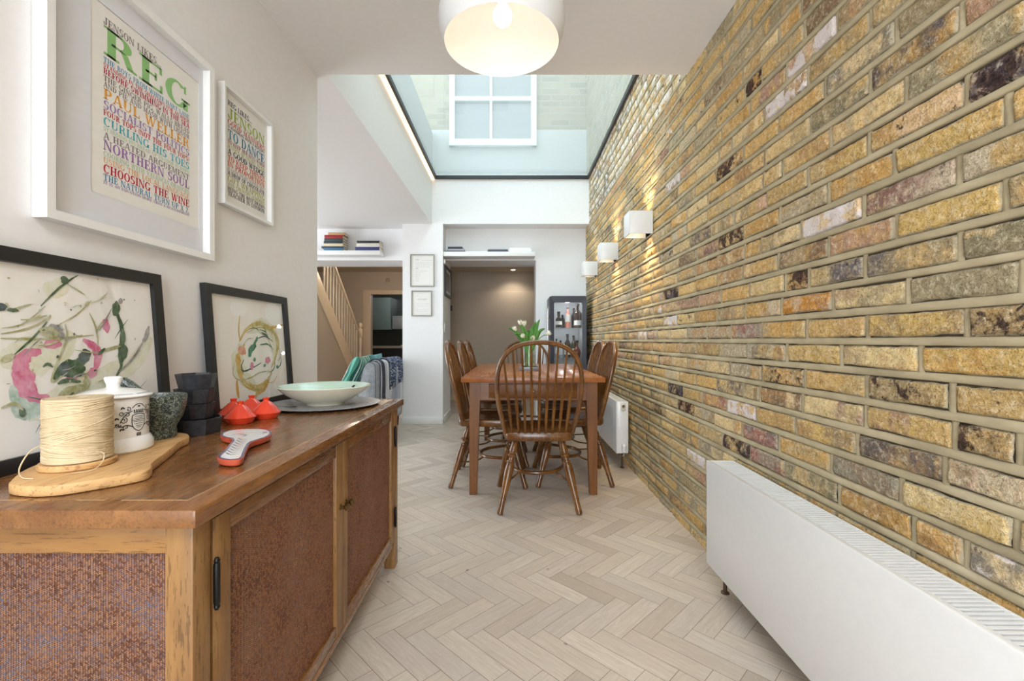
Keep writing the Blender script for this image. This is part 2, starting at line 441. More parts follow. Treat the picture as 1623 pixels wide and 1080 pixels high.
def make_brick_wall():
    rb = random.Random(21)
    mb_v, mb_f, mats, bc, bt, b2 = [], [], [], [], [], []
    course, pitch, z00, y00 = .0790, .243, .998, .829
    tops = []
    over = []
    for px, py, k in OVER:
        y = XR*F/(px-CX); over.append((y, H-(py-CY)*y/F, k))
    def jit(y, z, s=1.0): return noise.noise(Vector((y*3.1, z*9.0, 5.0)))*.0028*s + noise.noise(Vector((y*21, z*37, 2.0)))*.0011*s
    nlo, nhi = -13, 25
    for ci in range(nlo, nhi+1):
        zb = z00 + ci*course; zt = zb+course
        if zb > ZG+.06: break
        zlo, zhi = zb+.0102, zt-.0106
        off = (.5 if (ci % 2) == 0 else 0)*pitch + rb.uniform(-.03, .03)
        joints = []; y = y00+off-pitch*16
        while y < 6.0:
            joints.append(y); y += pitch*rb.uniform(.93, 1.07) if rb.random() > .06 else pitch*.5
        # keep the course in step with the photograph near the camera
        sh = min(joints, key=lambda q: abs(q-(y00+off))) - (y00+off)
        joints = [q-sh for q in joints]
        for a, b in zip(joints, joints[1:]):
            if b < -.9 or a > 5.95: continue
            y0, y1 = a+.0062, b-.0062
            yc, zc = (y0+y1)/2, (zlo+zhi)/2
            seed = rb.random()
            col = BAG[rb.randrange(len(BAG))]; d = rb.random()**2.5*.5; w = .66 if (rb.random() < .02 and a > 1.9) else rb.random()**4*.45
            for oy, oz, k in over:
                if y0-.006 <= oy <= y1+.006 and zb <= oz <= zt:
                    col, d, w = brick_style(k)
            sh_ = rb.uniform(.93, 1.06)
            colr = lin(*[min(255, c*sh_) for c in col])
            c2r = BAG[rb.randrange(len(BAG))] if rb.random() < .6 else (min(255, col[0]+22), min(255, col[1]+22), min(255, col[2]+26))
            c2r = lin(*[(q*.65+p_*.35)*sh_ for q, p_ in zip(c2r, col)])
            near = y0 < 2.6
            nu, nv = (30, 12) if y0 < 1.9 else (18, 8) if near else (8, 5)
            pr = rb.uniform(-.001, .0035); ty, tz = rb.uniform(-.012, .012), rb.uniform(-.03, .03)
            o = len(mb_v)
            for i in range(nu):
                for j in range(nv):
                    u, v = i/(nu-1), j/(nv-1)
                    # bunch samples toward the edges
                    uu = .5-.5*math.cos(PI*u)*.5-.25*(1-2*u); vv = .5-.5*math.cos(PI*v)*.5-.25*(1-2*v)
                    yy, zz = y0+(y1-y0)*uu, zlo+(zhi-zlo)*vv
                    e = min(min(uu, 1-uu)*(y1-y0), min(vv, 1-vv)*(zhi-zlo))
                    ey = jit(zz*3, yy+seed*10, 3.0) if i in (0, nu-1) else 0
                    ez = jit(yy*2.2, zz+seed*10, 2.6)
                    yy += ey; zz += ez*(1 if j in (0, nv-1) else .4) + jit(yy, zb, 1)*.6
                    dep = -pr - ty*(yy-yc) - tz*(zz-zc)
                    dep -= noise.noise(Vector((yy*26+seed*50, zz*40, seed*9)))*.0034 + noise.noise(Vector((yy*80, zz*110, seed*9)))*.0018
                    edge = max(0, 1-e/.007)
                    dep += .0092*edge*edge
                    mb_v.append((XR+dep, yy, zz)); bc.append(colr[:3]+(min(e/.012, 1),)); bt.append((d, w, seed)); b2.append(c2r)
            for i in range(nu-1):
                for j in range(nv-1):
                    mb_f.append((o+i*nv+j, o+i*nv+j+1, o+(i+1)*nv+j+1, o+(i+1)*nv+j)); mats.append(0)
            # perpend joint
            o = len(mb_v)
            for q in range(4):
                zz = zlo-.004+(zhi-zlo+.008)*q/3
                for yy, dx in ((b-.0085, .0055), (b, .0015), (b+.0085, .0055)):
                    mb_v.append((XR+dx, yy+jit(zz*3, b)*.8, zz)); bc.append((1, 1, 1, 1)); bt.append((0, 0, 0))
            for q in range(3):
                for k in range(2):
                    mb_f.append((o+q*3+k, o+q*3+3+k, o+q*3+4+k, o+q*3+1+k)); mats.append(1)
        # bed joint along the top of this course: weather-struck ridge
        o = len(mb_v); ys = []; y = -.9
        while y < 5.96: ys.append(y); y += .022 if y < 2.6 else .05
        for yy in ys:
            j1, j2 = jit(yy, zt, 1), jit(yy+3, zt+1, .9)
            for zz, dx in ((zt+.0103+j1, .0075), (zt+.0078+j1, .0002), (zt-.0064+j2, -.0016), (zt-.0090+j2, -.0002), (zt-.0094+j2, .009)):
                mb_v.append((XR+dx, yy, zz)); bc.append((1, 1, 1, 1)); bt.append((0, 0, 0))
        for i in range(len(ys)-1):
            for k in range(4):
                mb_f.append((o+i*5+k, o+i*5+k+1, o+i*5+6+k, o+i*5+5+k)); mats.append(1)
    # backing
    o = len(mb_v)
    for p in ((XR+.0085, YB), (XR+.0085, 6.0), (XR+.2, 6.0), (XR+.2, YB)):
        for z in (0, ZG+.03):
            mb_v.append((p[0], p[1], z)); bc.append((1, 1, 1, 1)); bt.append((0, 0, 0))
    for i in range(4):
        k = (i+1) % 4
        mb_f.append((o+2*i, o+2*i+1, o+2*k+1, o+2*k)); mats.append(2)
    mb_f.append((o+1, o+3, o+5, o+7)); mats.append(2)
    me = bpy.data.meshes.new('wall_right'); me.from_pydata(mb_v, [], mb_f)
    me.materials.append(M['brick']); me.materials.append(M['mortar']); me.materials.append(plain('joint_shade', lin(82, 72, 56), .95))  # backing coloured darker than mortar to paint the shadow lines in the joints
    me.polygons.foreach_set('material_index', mats)
    a = me.attributes.new('bc', 'FLOAT_COLOR', 'POINT'); a.data.foreach_set('color', [x for c in bc for x in c])
    b2 += [(1, 1, 1, 1)]*(len(mb_v)-len(b2))
    a = me.attributes.new('b2', 'FLOAT_COLOR', 'POINT'); a.data.foreach_set('color', [x for c in b2 for x in c])
    a = me.attributes.new('bt', 'FLOAT_VECTOR', 'POINT'); a.data.foreach_set('vector', [x for c in bt for x in c])
    me.shade_smooth()
    ob = bpy.data.objects.new('wall_right', me); COL.objects.link(ob); ob['kind'] = 'structure'
make_brick_wall()

Wh = M['white']
struct('wall_left', bx(XL-.15, XL, YB, 2.43, 0, ZC), Wh)
mb = MB().box(-4.2, XR+.0, YB, 2.396, ZC, ZG+.02).box(-4.2, -.97, 2.396, 5.75, ZC, ZG+.02)
struct('ceiling', mb, M['ceil'])
# white lining of the skylight shaft
mb = MB().box(-.972, -.962, 2.39, 5.46, ZC-.001, ZG-.01)
struct('trim_1', mb, Wh)
mb = MB().box(-.97, XR+.003, 5.46, 6.2, ZC, 2.99)
struct('wall_header', mb, Wh)
mb = MB().box(-1.313, -.829, 5.46, 6.12, 0, ZC)
struct('wall_pier', mb, Wh)
HB = 2.004
mb = MB().box(-3.5, -1.30, 5.70, 6.2, HB, ZC).box(-.84, .30, 5.70, 6.2, HB, ZC).box(.30, XR+.003, 5.70, 6.2, 0, ZC).box(-4.2, -3.5, 5.70, 6.2, 0, ZC)
struct('wall_back', mb, Wh)
# behind the camera: wall with garden-door opening
mb = MB().box(-1.2, -.9, YB-.12, YB, 0, ZC).box(.8, 1.1, YB-.12, YB, 0, ZC).box(-.9, .8, YB-.12, YB, 2.3, ZC)
struct('wall_garden', mb, Wh)
# living room side walls
mb = MB().box(-4.2, -4.1, YB, 2.9, 0, ZC).box(-4.2, -4.1, 5.1, 5.7, 0, ZC).box(-4.2, -4.1, 2.9, 5.1, 2.3, ZC).box(-4.2, -4.1, 2.9, 5.1, 0, .35).box(-4.2, XL-.15, 2.2, 2.3, 0, ZC)
struct('wall_living_room', mb, Wh)
# hall and inner room beyond
B = M['beige']
HW = 9.6
dl, dr, dt = -2.976, -2.16, 1.972
mb = MB().box(-4.2, dl, HW, HW+.12, 0, 2.45).box(dr, -1.2, HW, HW+.12, 0, 2.45).box(dl, dr, HW, HW+.12, dt, 2.45)
struct('wall_hall_back', mb, B)
struct('wall_hall_left', bx(-4.2, -4.1, 6.2, 12.4, 0, 2.45), B)
struct('ceiling_hall', bx(-4.2, -1.2, 6.2, 12.4, 2.45, 2.5), M['beige2'])
struct('wall_hall_right', bx(-1.25, -1.13, 6.13, 12.4, 0, 2.45), B)
mb = MB().box(-1.13, 1.1, 7.67, 7.8, 0, 2.2).box(-1.13, 1.1, 7.64, 7.67, .08, 1.825, b=.004)
struct('wall_inner', mb, B)
struct('wall_inner_side', bx(.95, 1.1, 6.2, 7.67, 0, 2.2), B)
struct('ceiling_inner', bx(-1.13, 1.1, 6.2, 7.7, 2.155, 2.2), M['beige2'])
# architrave of the kitchen door
mb = MB().box(dl-.17, dl, HW-.03, HW+.0, 0, dt+.09, b=.008).box(dr, dr+.12, HW-.03, HW, 0, dt+.09, b=.008).box(dl, dr, HW-.03, HW, dt, dt+.09, b=.006)
struct('trim_2', mb, M['cream'])
# skirtings
mb = MB().box(-1.325, -.817, 5.448, 5.46, 0, .085, b=.003).box(-.829, -.817, 5.448, 6.12, 0, .085, b=.003)
struct('baseboard_pier', mb, M['gloss'])
struct('baseboard_back', bx(.30, XR, 5.688, 5.70, 0, .085, b=.003), M['gloss'])
struct('baseboard_inner', bx(-1.13, .95, 7.62, 7.64, 0, .1, b=.004), M['cream'])
struct('baseboard_left', bx(XL, XL+.012, YB, 2.43, 0, .09, b=.003), M['gloss'])

# skylight: frame and glass
mb = MB()
gx0, gx1, gy0, gy1 = -.925, XR-.004, 2.2, 5.458
t_ = .022
mb.box(gx0, gx0+t_, gy0, gy1, ZG, ZG+.04); mb.box(gx1-t_, gx1, gy0, gy1, ZG, ZG+.04); mb.box(gx0, gx1, gy1-t_, gy1, ZG, ZG+.04)
win = struct('window_1', mb, M['black'])
g = build('skylight_glass', bx(gx0+.005, gx1-.005, gy0, gy1-.005, ZG+.042, ZG+.055), M['sky_glass'], win)
M['ledlit'] = emit('warm_led_strip', lin(250, 226, 196), .85)
struct('trim_3', MB().box(-.962, -.926, 2.39, 5.452, ZG-.012, ZG+.04), M['ledlit'])
struct('trim_4', MB().box(-.926, XR, 5.452, 5.46, ZG-.0, ZG+.04), M['led'])

# outside, above the glass
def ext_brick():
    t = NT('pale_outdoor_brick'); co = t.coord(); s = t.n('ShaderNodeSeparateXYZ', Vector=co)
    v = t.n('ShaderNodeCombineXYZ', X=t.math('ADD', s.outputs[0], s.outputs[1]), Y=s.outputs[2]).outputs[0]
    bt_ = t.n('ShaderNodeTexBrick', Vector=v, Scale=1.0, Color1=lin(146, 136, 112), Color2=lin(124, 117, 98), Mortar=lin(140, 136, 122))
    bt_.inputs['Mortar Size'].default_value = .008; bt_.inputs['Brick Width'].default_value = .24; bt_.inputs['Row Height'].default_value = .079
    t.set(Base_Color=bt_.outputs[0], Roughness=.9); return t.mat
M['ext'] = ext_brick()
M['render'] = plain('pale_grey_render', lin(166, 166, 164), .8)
ez = 3.66
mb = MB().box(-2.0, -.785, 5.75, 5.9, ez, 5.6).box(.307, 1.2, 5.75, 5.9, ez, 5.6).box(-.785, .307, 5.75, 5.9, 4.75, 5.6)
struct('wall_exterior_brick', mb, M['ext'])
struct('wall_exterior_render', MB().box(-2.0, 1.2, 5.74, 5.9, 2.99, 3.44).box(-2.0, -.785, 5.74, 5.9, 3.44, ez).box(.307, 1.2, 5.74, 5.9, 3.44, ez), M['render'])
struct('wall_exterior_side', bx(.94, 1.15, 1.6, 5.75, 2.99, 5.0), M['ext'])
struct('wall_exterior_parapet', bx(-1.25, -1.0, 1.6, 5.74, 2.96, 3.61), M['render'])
mb = MB()
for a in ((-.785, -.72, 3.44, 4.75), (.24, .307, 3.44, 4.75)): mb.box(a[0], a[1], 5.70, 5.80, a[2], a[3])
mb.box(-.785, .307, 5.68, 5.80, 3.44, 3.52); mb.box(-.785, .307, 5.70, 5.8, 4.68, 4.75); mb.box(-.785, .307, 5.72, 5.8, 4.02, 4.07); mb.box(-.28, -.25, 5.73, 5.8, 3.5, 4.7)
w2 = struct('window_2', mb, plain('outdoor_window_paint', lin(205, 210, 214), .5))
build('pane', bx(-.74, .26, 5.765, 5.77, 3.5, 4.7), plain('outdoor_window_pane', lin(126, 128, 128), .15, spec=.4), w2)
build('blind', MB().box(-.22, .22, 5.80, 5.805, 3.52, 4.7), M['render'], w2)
# ------------------------------------------------------------------ slab-serif lettering, drawn as strokes
T_, t_, S_ = .21, .085, .085        # thick stroke, thin stroke, serif height
def quad(x0, y0, x1, y1): return [(x0, y0), (x1, y0), (x1, y1), (x0, y1)]
def stem(x, a=0, b=1, w=T_, ser='bt', e=.085):
    q = [quad(x-w/2, a, x+w/2, b)]
    if 'b' in ser: q.append(quad(x-w/2-e, a, x+w/2+e, a+S_))
    if 't' in ser: q.append(quad(x-w/2-e, b-S_, x+w/2+e, b))
    return q
def diag(x0, y0, x1, y1, w): return [[(x0-w/2, y0), (x0+w/2, y0), (x1+w/2, y1), (x1-w/2, y1)]]
def bar(x0, x1, y, h=t_): return [quad(x0, y-h/2, x1, y+h/2)]
def arc(cx, cy, rx, ry, a0, a1, T=T_, t=t_, n=14):
    o = []
    for i in range(n):
        p, q = R(a0+(a1-a0)*i/n), R(a0+(a1-a0)*(i+1)/n)
        f = lambda a, k: (cx+(rx-k*T)*math.cos(a), cy+(ry-k*t)*math.sin(a))
        o.append([f(p, 0), f(q, 0), f(q, 1), f(p, 1)])
    return o
def glyph(c):
    if c == 'A': return .86, diag(.12, 0, .43, 1, .09)+diag(.74, 0, .45, 1, .2)+bar(.22, .64, .3)+[quad(0, 0, .26, S_), quad(.56, 0, .86, S_)]
    if c == 'B': return .78, stem(.2)+arc(.42, .74, .28, .26, -90, 90)+arc(.42, .26, .32, .27, -90, 90)+bar(.2, .45, .957)+bar(.2, .45, .5)+bar(.2, .45, .043)
    if c == 'C': return .80, arc(.42, .5, .40, .52, 42, 318, n=24)+[quad(.68, .66, .76, 1.0)]
    if c == 'D': return .84, stem(.2)+arc(.40, .5, .42, .5, -90, 90, n=20)+bar(.2, .42, .957)+bar(.2, .42, .043)
    if c == 'E': return .74, stem(.2)+bar(.2, .66, .957)+bar(.2, .52, .51)+bar(.2, .68, .043)+[quad(.62, .72, .7, 1), quad(.64, 0, .72, .3), quad(.47, .36, .54, .66)]
    if c == 'F': return .70, stem(.2)+bar(.2, .66, .957)+bar(.2, .52, .51)+[quad(.60, .70, .68, 1), quad(.47, .36, .54, .66)]
    if c == 'G': return .86, arc(.42, .5, .40, .52, 48, 330, n=24)+stem(.72, .0, .42, .16, 't', .08)+[quad(.66, .68, .74, 1)]
    if c == 'H': return .90, stem(.2)+stem(.70)+bar(.2, .7, .5)
    if c == 'I': return .42, stem(.21)
    if c == 'J': return .64, stem(.44, .22, 1, ser='t')+arc(.28, .24, .265, .26, 180, 360)+[quad(.02, .2, .16, .36)]
    if c == 'K': return .88, stem(.2)+diag(.30, .42, .70, 1, .09)+diag(.72, 0, .44, .6, .2)+[quad(.52, 0, .88, S_), quad(.56, 1-S_, .84, 1)]
    if c == 'L': return .70, stem(.2)+bar(.2, .66, .043)+[quad(.60, 0, .68, .34)]
    if c == 'M': return 1.06, stem(.13, w=.085)+stem(.88, w=.18)+diag(.5, 0, .22, 1, .17)+diag(.5, 0, .82, 1, .085)
    if c == 'N': return .90, stem(.13, w=.085)+stem(.76, w=.085, ser='t')+diag(.74, 0, .18, 1, .2)
    if c == 'O': return .86, arc(.43, .5, .41, .52, 0, 360, n=30)
    if c == 'P': return .74, stem(.2)+arc(.42, .71, .30, .29, -90, 90)+bar(.2, .45, .957)+bar(.2, .45, .46)
    if c == 'Q': return .86, arc(.43, .5, .41, .52, 0, 360, n=30)+diag(.72, -.18, .46, .2, .16)
    if c == 'R': return .86, stem(.2)+arc(.42, .73, .30, .27, -90, 90)+bar(.2, .45, .957)+bar(.2, .45, .5)+diag(.68, .06, .52, .5, .19)+[quad(.6, 0, .86, S_)]
    if c == 'S': return .68, arc(.34, .735, .29, .285, 40, 270)+arc(.34, .27, .31, .29, -140, 90)+[quad(.54, .7, .61, 1), quad(.05, 0, .12, .3)]
    if c == 'T': return .80, stem(.40, ser='b')+bar(.04, .76, .957)+[quad(.03, .68, .11, 1), quad(.69, .68, .77, 1)]
    if c == 'U': return .88, stem(.2, .3, 1, ser='t')+stem(.70, .3, 1, .085, 't')+arc(.425, .34, .33, .36, 180, 360, .15)
    if c == 'V': return .84, diag(.43, 0, .16, 1, .2)+diag(.43, 0, .70, 1, .09)+[quad(0, 1-S_, .32, 1), quad(.56, 1-S_, .84, 1)]
    if c == 'W': return 1.2, diag(.36, 0, .14, 1, .18)+diag(.38, 0, .58, 1, .085)+diag(.80, 0, .60, 1, .18)+diag(.82, 0, 1.06, 1, .085)+[quad(0, 1-S_, .3, 1), quad(.46, 1-S_, .74, 1), quad(.92, 1-S_, 1.2, 1)]
    if c == 'X': return .84, diag(.68, 0, .18, 1, .2)+diag(.14, 0, .68, 1, .09)+[quad(0, 0, .28, S_), quad(.54, 0, .84, S_), quad(.02, 1-S_, .34, 1), quad(.56, 1-S_, .82, 1)]
    if c == 'Y': return .82, stem(.41, 0, .5, ser='b')+diag(.41, .45, .16, 1, .2)+diag(.41, .45, .68, 1, .09)+[quad(0, 1-S_, .32, 1), quad(.54, 1-S_, .82, 1)]
    if c == 'Z': return .74, bar(.06, .68, .957)+bar(.06, .7, .043)+diag(.16, .04, .58, .96, .2)+[quad(.06, .7, .13, 1), quad(.63, 0, .7, .3)]
    if c == '2': return .66, arc(.33, .72, .28, .28, -20, 170)+diag(.12, .04, .5, .66, .16)+bar(.05, .62, .05)
    if c == '(': return .36, arc(.40, .5, .32, .56, 110, 250, .13, .05)
    if c == ')': return .36, arc(-.04, .5, .32, .56, -70, 70, .13, .05)
    if c == '.': return .26, [quad(.05, 0, .21, .17)]
    if c == ',': return .26, [quad(.05, 0, .21, .17)]+diag(.08, -.14, .14, .02, .09)
    if c == '!': return .3, [quad(.07, 0, .23, .17)]+diag(.15, .27, .15, 1, .18)
    return .40, []
def text_quads(s):
    x = 0; out = []
    for c in s:
        w, q = glyph(c)
        out += [[(px+x, py) for px, py in p] for p in q]
        x += w+.055
    return x-.055, out
def put_text(mb, s, x0, x1, z0, z1, fn, m=0):
    """letters of s stretched between x0..x1, z0..z1; fn maps sheet coordinates to space"""
    w, qs = text_quads(s)
    for p in qs:
        mb.add([fn(x0+(x1-x0)*px/w, z0+(z1-z0)*py) for px, py in p], [tuple(range(len(p)))], m)

CO = {}
def ink(k):
    c = {'purple': (150, 120, 160), 'green': (142, 192, 122), 'blue': (96, 160, 200), 'red': (192, 40, 80), 'grey': (140, 132, 132), 'orange': (236, 168, 78),
         'lilac': (160, 132, 186), 'teal': (84, 176, 190), 'pale': (178, 206, 172), 'mauve': (160, 118, 178), 'peach': (230, 178, 120), 'crimson': (196, 30, 66), 'sky': (84, 146, 190),
         'ink': (44, 40, 46), 'leaf': (164, 182, 78), 'brick': (196, 84, 76), 'cyan': (60, 130, 170), 'rust': (214, 92, 64), 'silver': (176, 172, 170), 'lime': (176, 182, 92), 'plum': (150, 60, 70)}[k]
    if k not in CO: CO[k] = plain('print_ink_'+k, lin(*c), .75, spec=.1)
    return CO[k]

def wall_frame(name, label, y0, y1, z0, z1, xw, depth, fw, mat, group=None):
    """frame on the left wall (front faces +X): Empty with mitred frame, returns root"""
    root = thing(name, label, 'picture', (xw, (y0+y1)/2, z0), 0, group)
    mb = MB()
    xf = xw+depth
    o = [(y0, z0), (y1, z0), (y1, z1), (y0, z1)]; i_ = [(y0+fw, z0+fw), (y1-fw, z0+fw), (y1-fw, z1-fw), (y0+fw, z1-fw)]
    v = [(xw+.001, *p) for p in o]+[(xf, *p) for p in o]+[(xf-.002, *p) for p in i_]+[(xw+.004, *p) for p in i_]
    f = []
    for k in range(4):
        n = (k+1) % 4
        f += [(k, n, 4+n, 4+k), (4+k, 4+n, 8+n, 8+k), (8+k, 8+n, 12+n, 12+k)]
    f.append((0, 1, 2, 3))
    mb.add(v, f); build('frame', mb, mat, root)
    return root

# ---- large typographic print in the white frame
xw = XL
r = wall_frame('framed_print', 'large white framed typographic print headed REG in green letters on left wall', .985, 1.540, 1.268, 1.922, xw, .034, .021, M['gloss'])
xp = xw+.006
y0, y1, z0, z1 = 1.114, 1.50, 1.367, 1.849
mb = MB()
o = [(1.006, 1.289), (1.519, 1.289), (1.519, 1.901), (1.006, 1.901)]; i_ = [(y0, z0), (y1, z0), (y1, z1), (y0, z1)]
v = [(xp+.003, *p) for p in o]+[(xp+.003, *p) for p in i_]+[(xp, *p) for p in i_]
f = []
for k in range(4):
    n = (k+1) % 4; f += [(k, n, 4+n, 4+k), (4+k, 4+n, 8+n, 8+k)]
mb.add(v, f); build('mount', mb, M['mount'], r, smooth=0)
LINES = [('JENSON LIKES...', 60, 91, 'grey', 0, .62), ('REG', 94, 214, 'green', 0, 1), ('THE BOYS FROM WHITE HART LANE', 224, 246, 'blue', 0, 1),
         ('STANDING IN THE SHALLOWS FOR AN HOUR', 249, 266, 'crimson', 0, 1), ('BEFORE SWIMMING IN THE SEA', 269, 294, 'red', 0, 1), ('THE GINGER PIG, WALLS BREAD', 299, 322, 'grey', 0, 1),
         ('AND PIE AND MASH WITH LIQUOR', 326, 348, 'grey', 0, 1), ('PAUL WELLER', 352, 396, 'orange', 0, 1), ('SOCIALIST POLITICS', 402, 436, 'lilac', 0, 1),
         ('FOUR TOPS (NOT THE FOUR TOPS)', 440, 464, 'crimson', 0, 1), ('CURLING HIS TOES', 470, 506, 'teal', 0, 1), ('STANDING HIS BREAD UP TO COOK IT DOWN', 511, 527, 'pale', 0, 1),
         ('A HEATED ARGUEMENT', 532, 560, 'grey', 0, 1), ('NORTHERN SOUL', 564, 606, 'mauve', 0, 1), ('COOKING WITH VALENCIA ORANGES', 611, 632, 'pale', 0, 1),
         ('USING THE LOCAL LANGUAGE', 636, 660, 'peach', 0, 1), ('CHOOSING THE WINE', 664, 700, 'crimson', 0, 1), ('THE NATURAL TURN UP X 2.', 704, 731, 'sky', 0, 1),
         ('IT IS AN EQUATION MORE THAN A MEASUREMENT!', 734, 746, 'lilac', 0, 1)]
mb = MB(); mats = [M['paper']]; names = []
mb.add([(xp+.0012, y0+.001, z0+.001), (xp+.0012, y1-.001, z0+.001), (xp+.0012, y1-.001, z1-.001), (xp+.0012, y0+.001, z1-.001)], [(0, 1, 2, 3)])
for s, a, b, k, st, en in LINES:
    if k not in names: names.append(k); mats.append(ink(k))
    sc = 1.147/F
    za = H+(CY-a/2.572)*sc; zb_ = H+(CY-b/2.572)*sc
    put_text(mb, s, 1.150+.306*st, 1.150+.306*en, zb_, za, lambda y, z: (xp+.0016, y, z), names.index(k)+1)
build('print', mb, mats, r, smooth=0, weld=False, normals=False)
build('glazing', bx(xp+.012, xp+.0135, 1.006, 1.519, 1.289, 1.901), M['picglass'], r, smooth=0)

# ---- smaller print beside it
r = wall_frame('framed_print', 'small white framed typographic print headed JENSON, hung right of the large print', 1.607, 1.934, 1.486, 1.918, xw, .026, .0115, M['gloss'])
mb = MB(); mats = [M['paper']]; names = []
xp = xw+.006
mb.add([(xp, 1.615, 1.494), (xp, 1.926, 1.494), (xp, 1.926, 1.910), (xp, 1.615, 1.910)], [(0, 1, 2, 3)])
L2 = [('REG LIKES...', 148, 186, 'ink', .62), ('JENSON', 200, 280, 'leaf', 1), ('GOOD MANNERS', 286, 325, 'brick', 1), ('A HANDBAG WITH A RECEIPT', 329, 350, 'ink', 1), ('TO DANCE', 360, 430, 'cyan', 1),
      ('TO KEEP HER KEYS WARM', 436, 464, 'plum', 1), ('A STICK OF CELERY TO GO', 469, 497, 'lime', 1), ('A GOOD WEDGE', 502, 543, 'ink', 1), ('TO KEEP THINGS', 549, 588, 'rust', 1), ('IN PROPORTION', 593, 632, 'rust', 1),
      ('A LATE NIGHT SUPPER OUT', 637, 660, 'silver', 1), ('A DROP OF CHOCOLATE', 664, 695, 'ink', 1), ('GIFT WRAPPING', 700, 742, 'lime', 1), ('AND CRUNCHY ALMONDS', 748, 776, 'lime', 1),
      ('BEING THE BEST DRAMA', 781, 808, 'ink', 1), ('TEACHER IN LONDON', 813, 846, 'ink', 1)]
for s, a, b, k, en in L2:
    if k not in names: names.append(k); mats.append(ink(k))
    sc = 1.655/F
    za = H+(CY-(125+a/4.6))*sc; zb_ = H+(CY-(125+b/4.6))*sc
    put_text(mb, s, 1.655, 1.655+.245*en, zb_, za, lambda y, z: (xp+.0005, y, z), names.index(k)+1)
build('print', mb, mats, r, smooth=0, weld=False, normals=False)
build('glazing', bx(xp+.006, xp+.0075, 1.6185, 1.9225, 1.4975, 1.9065), M['picglass'], r, smooth=0)

# ------------------------------------------------------------------ paintings leaning on the wall
def lean_frame(label, y0, y1, xb, ztop, zb=.736, fw=.030, th=.019):
    """black box frame whose foot stands on the sideboard at x=xb (front) and whose back top edge touches the wall"""
    root = thing('framed_painting', label, 'picture', (xb, (y0+y1)/2, zb))
    ht = ztop-zb; ang = math.asin(min(.3, (xb-th-XL-.002)/ht))
    # local axes: up the picture, out of the picture
    up = Vector((-math.sin(ang), 0, math.cos(ang))); out = Vector((math.cos(ang), 0, math.sin(ang)))
    org = Vector((xb, 0, zb+.0005))
    def P(y, t, d): return org+up*t+out*d+Vector((0, y, 0))
    Lh = ht/math.cos(ang)
    mb = MB()
    o = [(y0, 0), (y1, 0), (y1, Lh), (y0, Lh)]; i_ = [(y0+fw, fw), (y1-fw, fw), (y1-fw, Lh-fw), (y0+fw, Lh-fw)]
    v = [P(*p, -th) for p in o]+[P(*p, 0) for p in o]+[P(*p, -.001) for p in i_]+[P(*p, -th+.006) for p in i_]
    f = [(0, 1, 2, 3)]
    for k in range(4):
        n = (k+1) % 4
        f += [(k, n, 4+n, 4+k), (4+k, 4+n, 8+n, 8+k), (8+k, 8+n, 12+n, 12+k)]
    mb.add(v, f); build('frame', mb, M['black'], root)
    d0 = -th+.0065
    def onp(px, py, d=d0):
        """point of the picture plane seen at a pixel: returns sheet coordinates"""
        ray = Vector(((px-CX)/F, 1, -(py-CY)/F)); c0 = org+out*d
        den = ray.dot(out); s = (c0-Vector((0, 0, H))).dot(out)/den
        q = Vector((0, 0, H))+ray*s
        return q.y, (q-org).dot(up)
    return root, P, onp, d0, (y0+fw, y1-fw, fw, Lh-fw)
def paint_mat(k, c, soft=.5):
    t = NT('watercolour_'+k); co = t.coord()
    n = t.noise(co, 38, 4, .65); n2 = t.noise(co, 150, 3, .6)
    a = lin(*c); b = lin(*[int(x+(238-x)*soft) for x in c])
    col = t.ramp(t.math('ADD', t.math('MULTIPLY', n, .75), t.math('MULTIPLY', n2, .25)), [(.38, a), (.62, b)])
    t.set(Base_Color=col, Roughness=.8); return t.mat
PM = {k: paint_mat(k, c, s) for k, c, s in [('pink', (206, 110, 142), .35), ('rose', (196, 84, 124), .5), ('green', (50, 78, 46), .3), ('dark', (42, 62, 62), .3), ('olive', (150, 148, 90), .5),
      ('grey', (120, 116, 110), .5), ('yellow', (190, 160, 66), .45), ('ochre', (196, 150, 50), .4), ('emerald', (36, 110, 74), .4), ('wash', (214, 212, 184), .5), ('coral', (214, 140, 110), .4), ('patch', (240, 240, 236), .3), ('mint', (150, 176, 158), .6)]}
PK = list(PM)
def paper_sheet():
    t = NT('crumpled_paper'); co = t.coord()
    n = t.noise(t.mapv(co, (1, 1, .6)), 5, 3, .5, .6)
    t.set(Base_Color=lin(236, 232, 226), Roughness=.7); t.bump(n, .35, .03); return t.mat
M['sheet'] = paper_sheet()
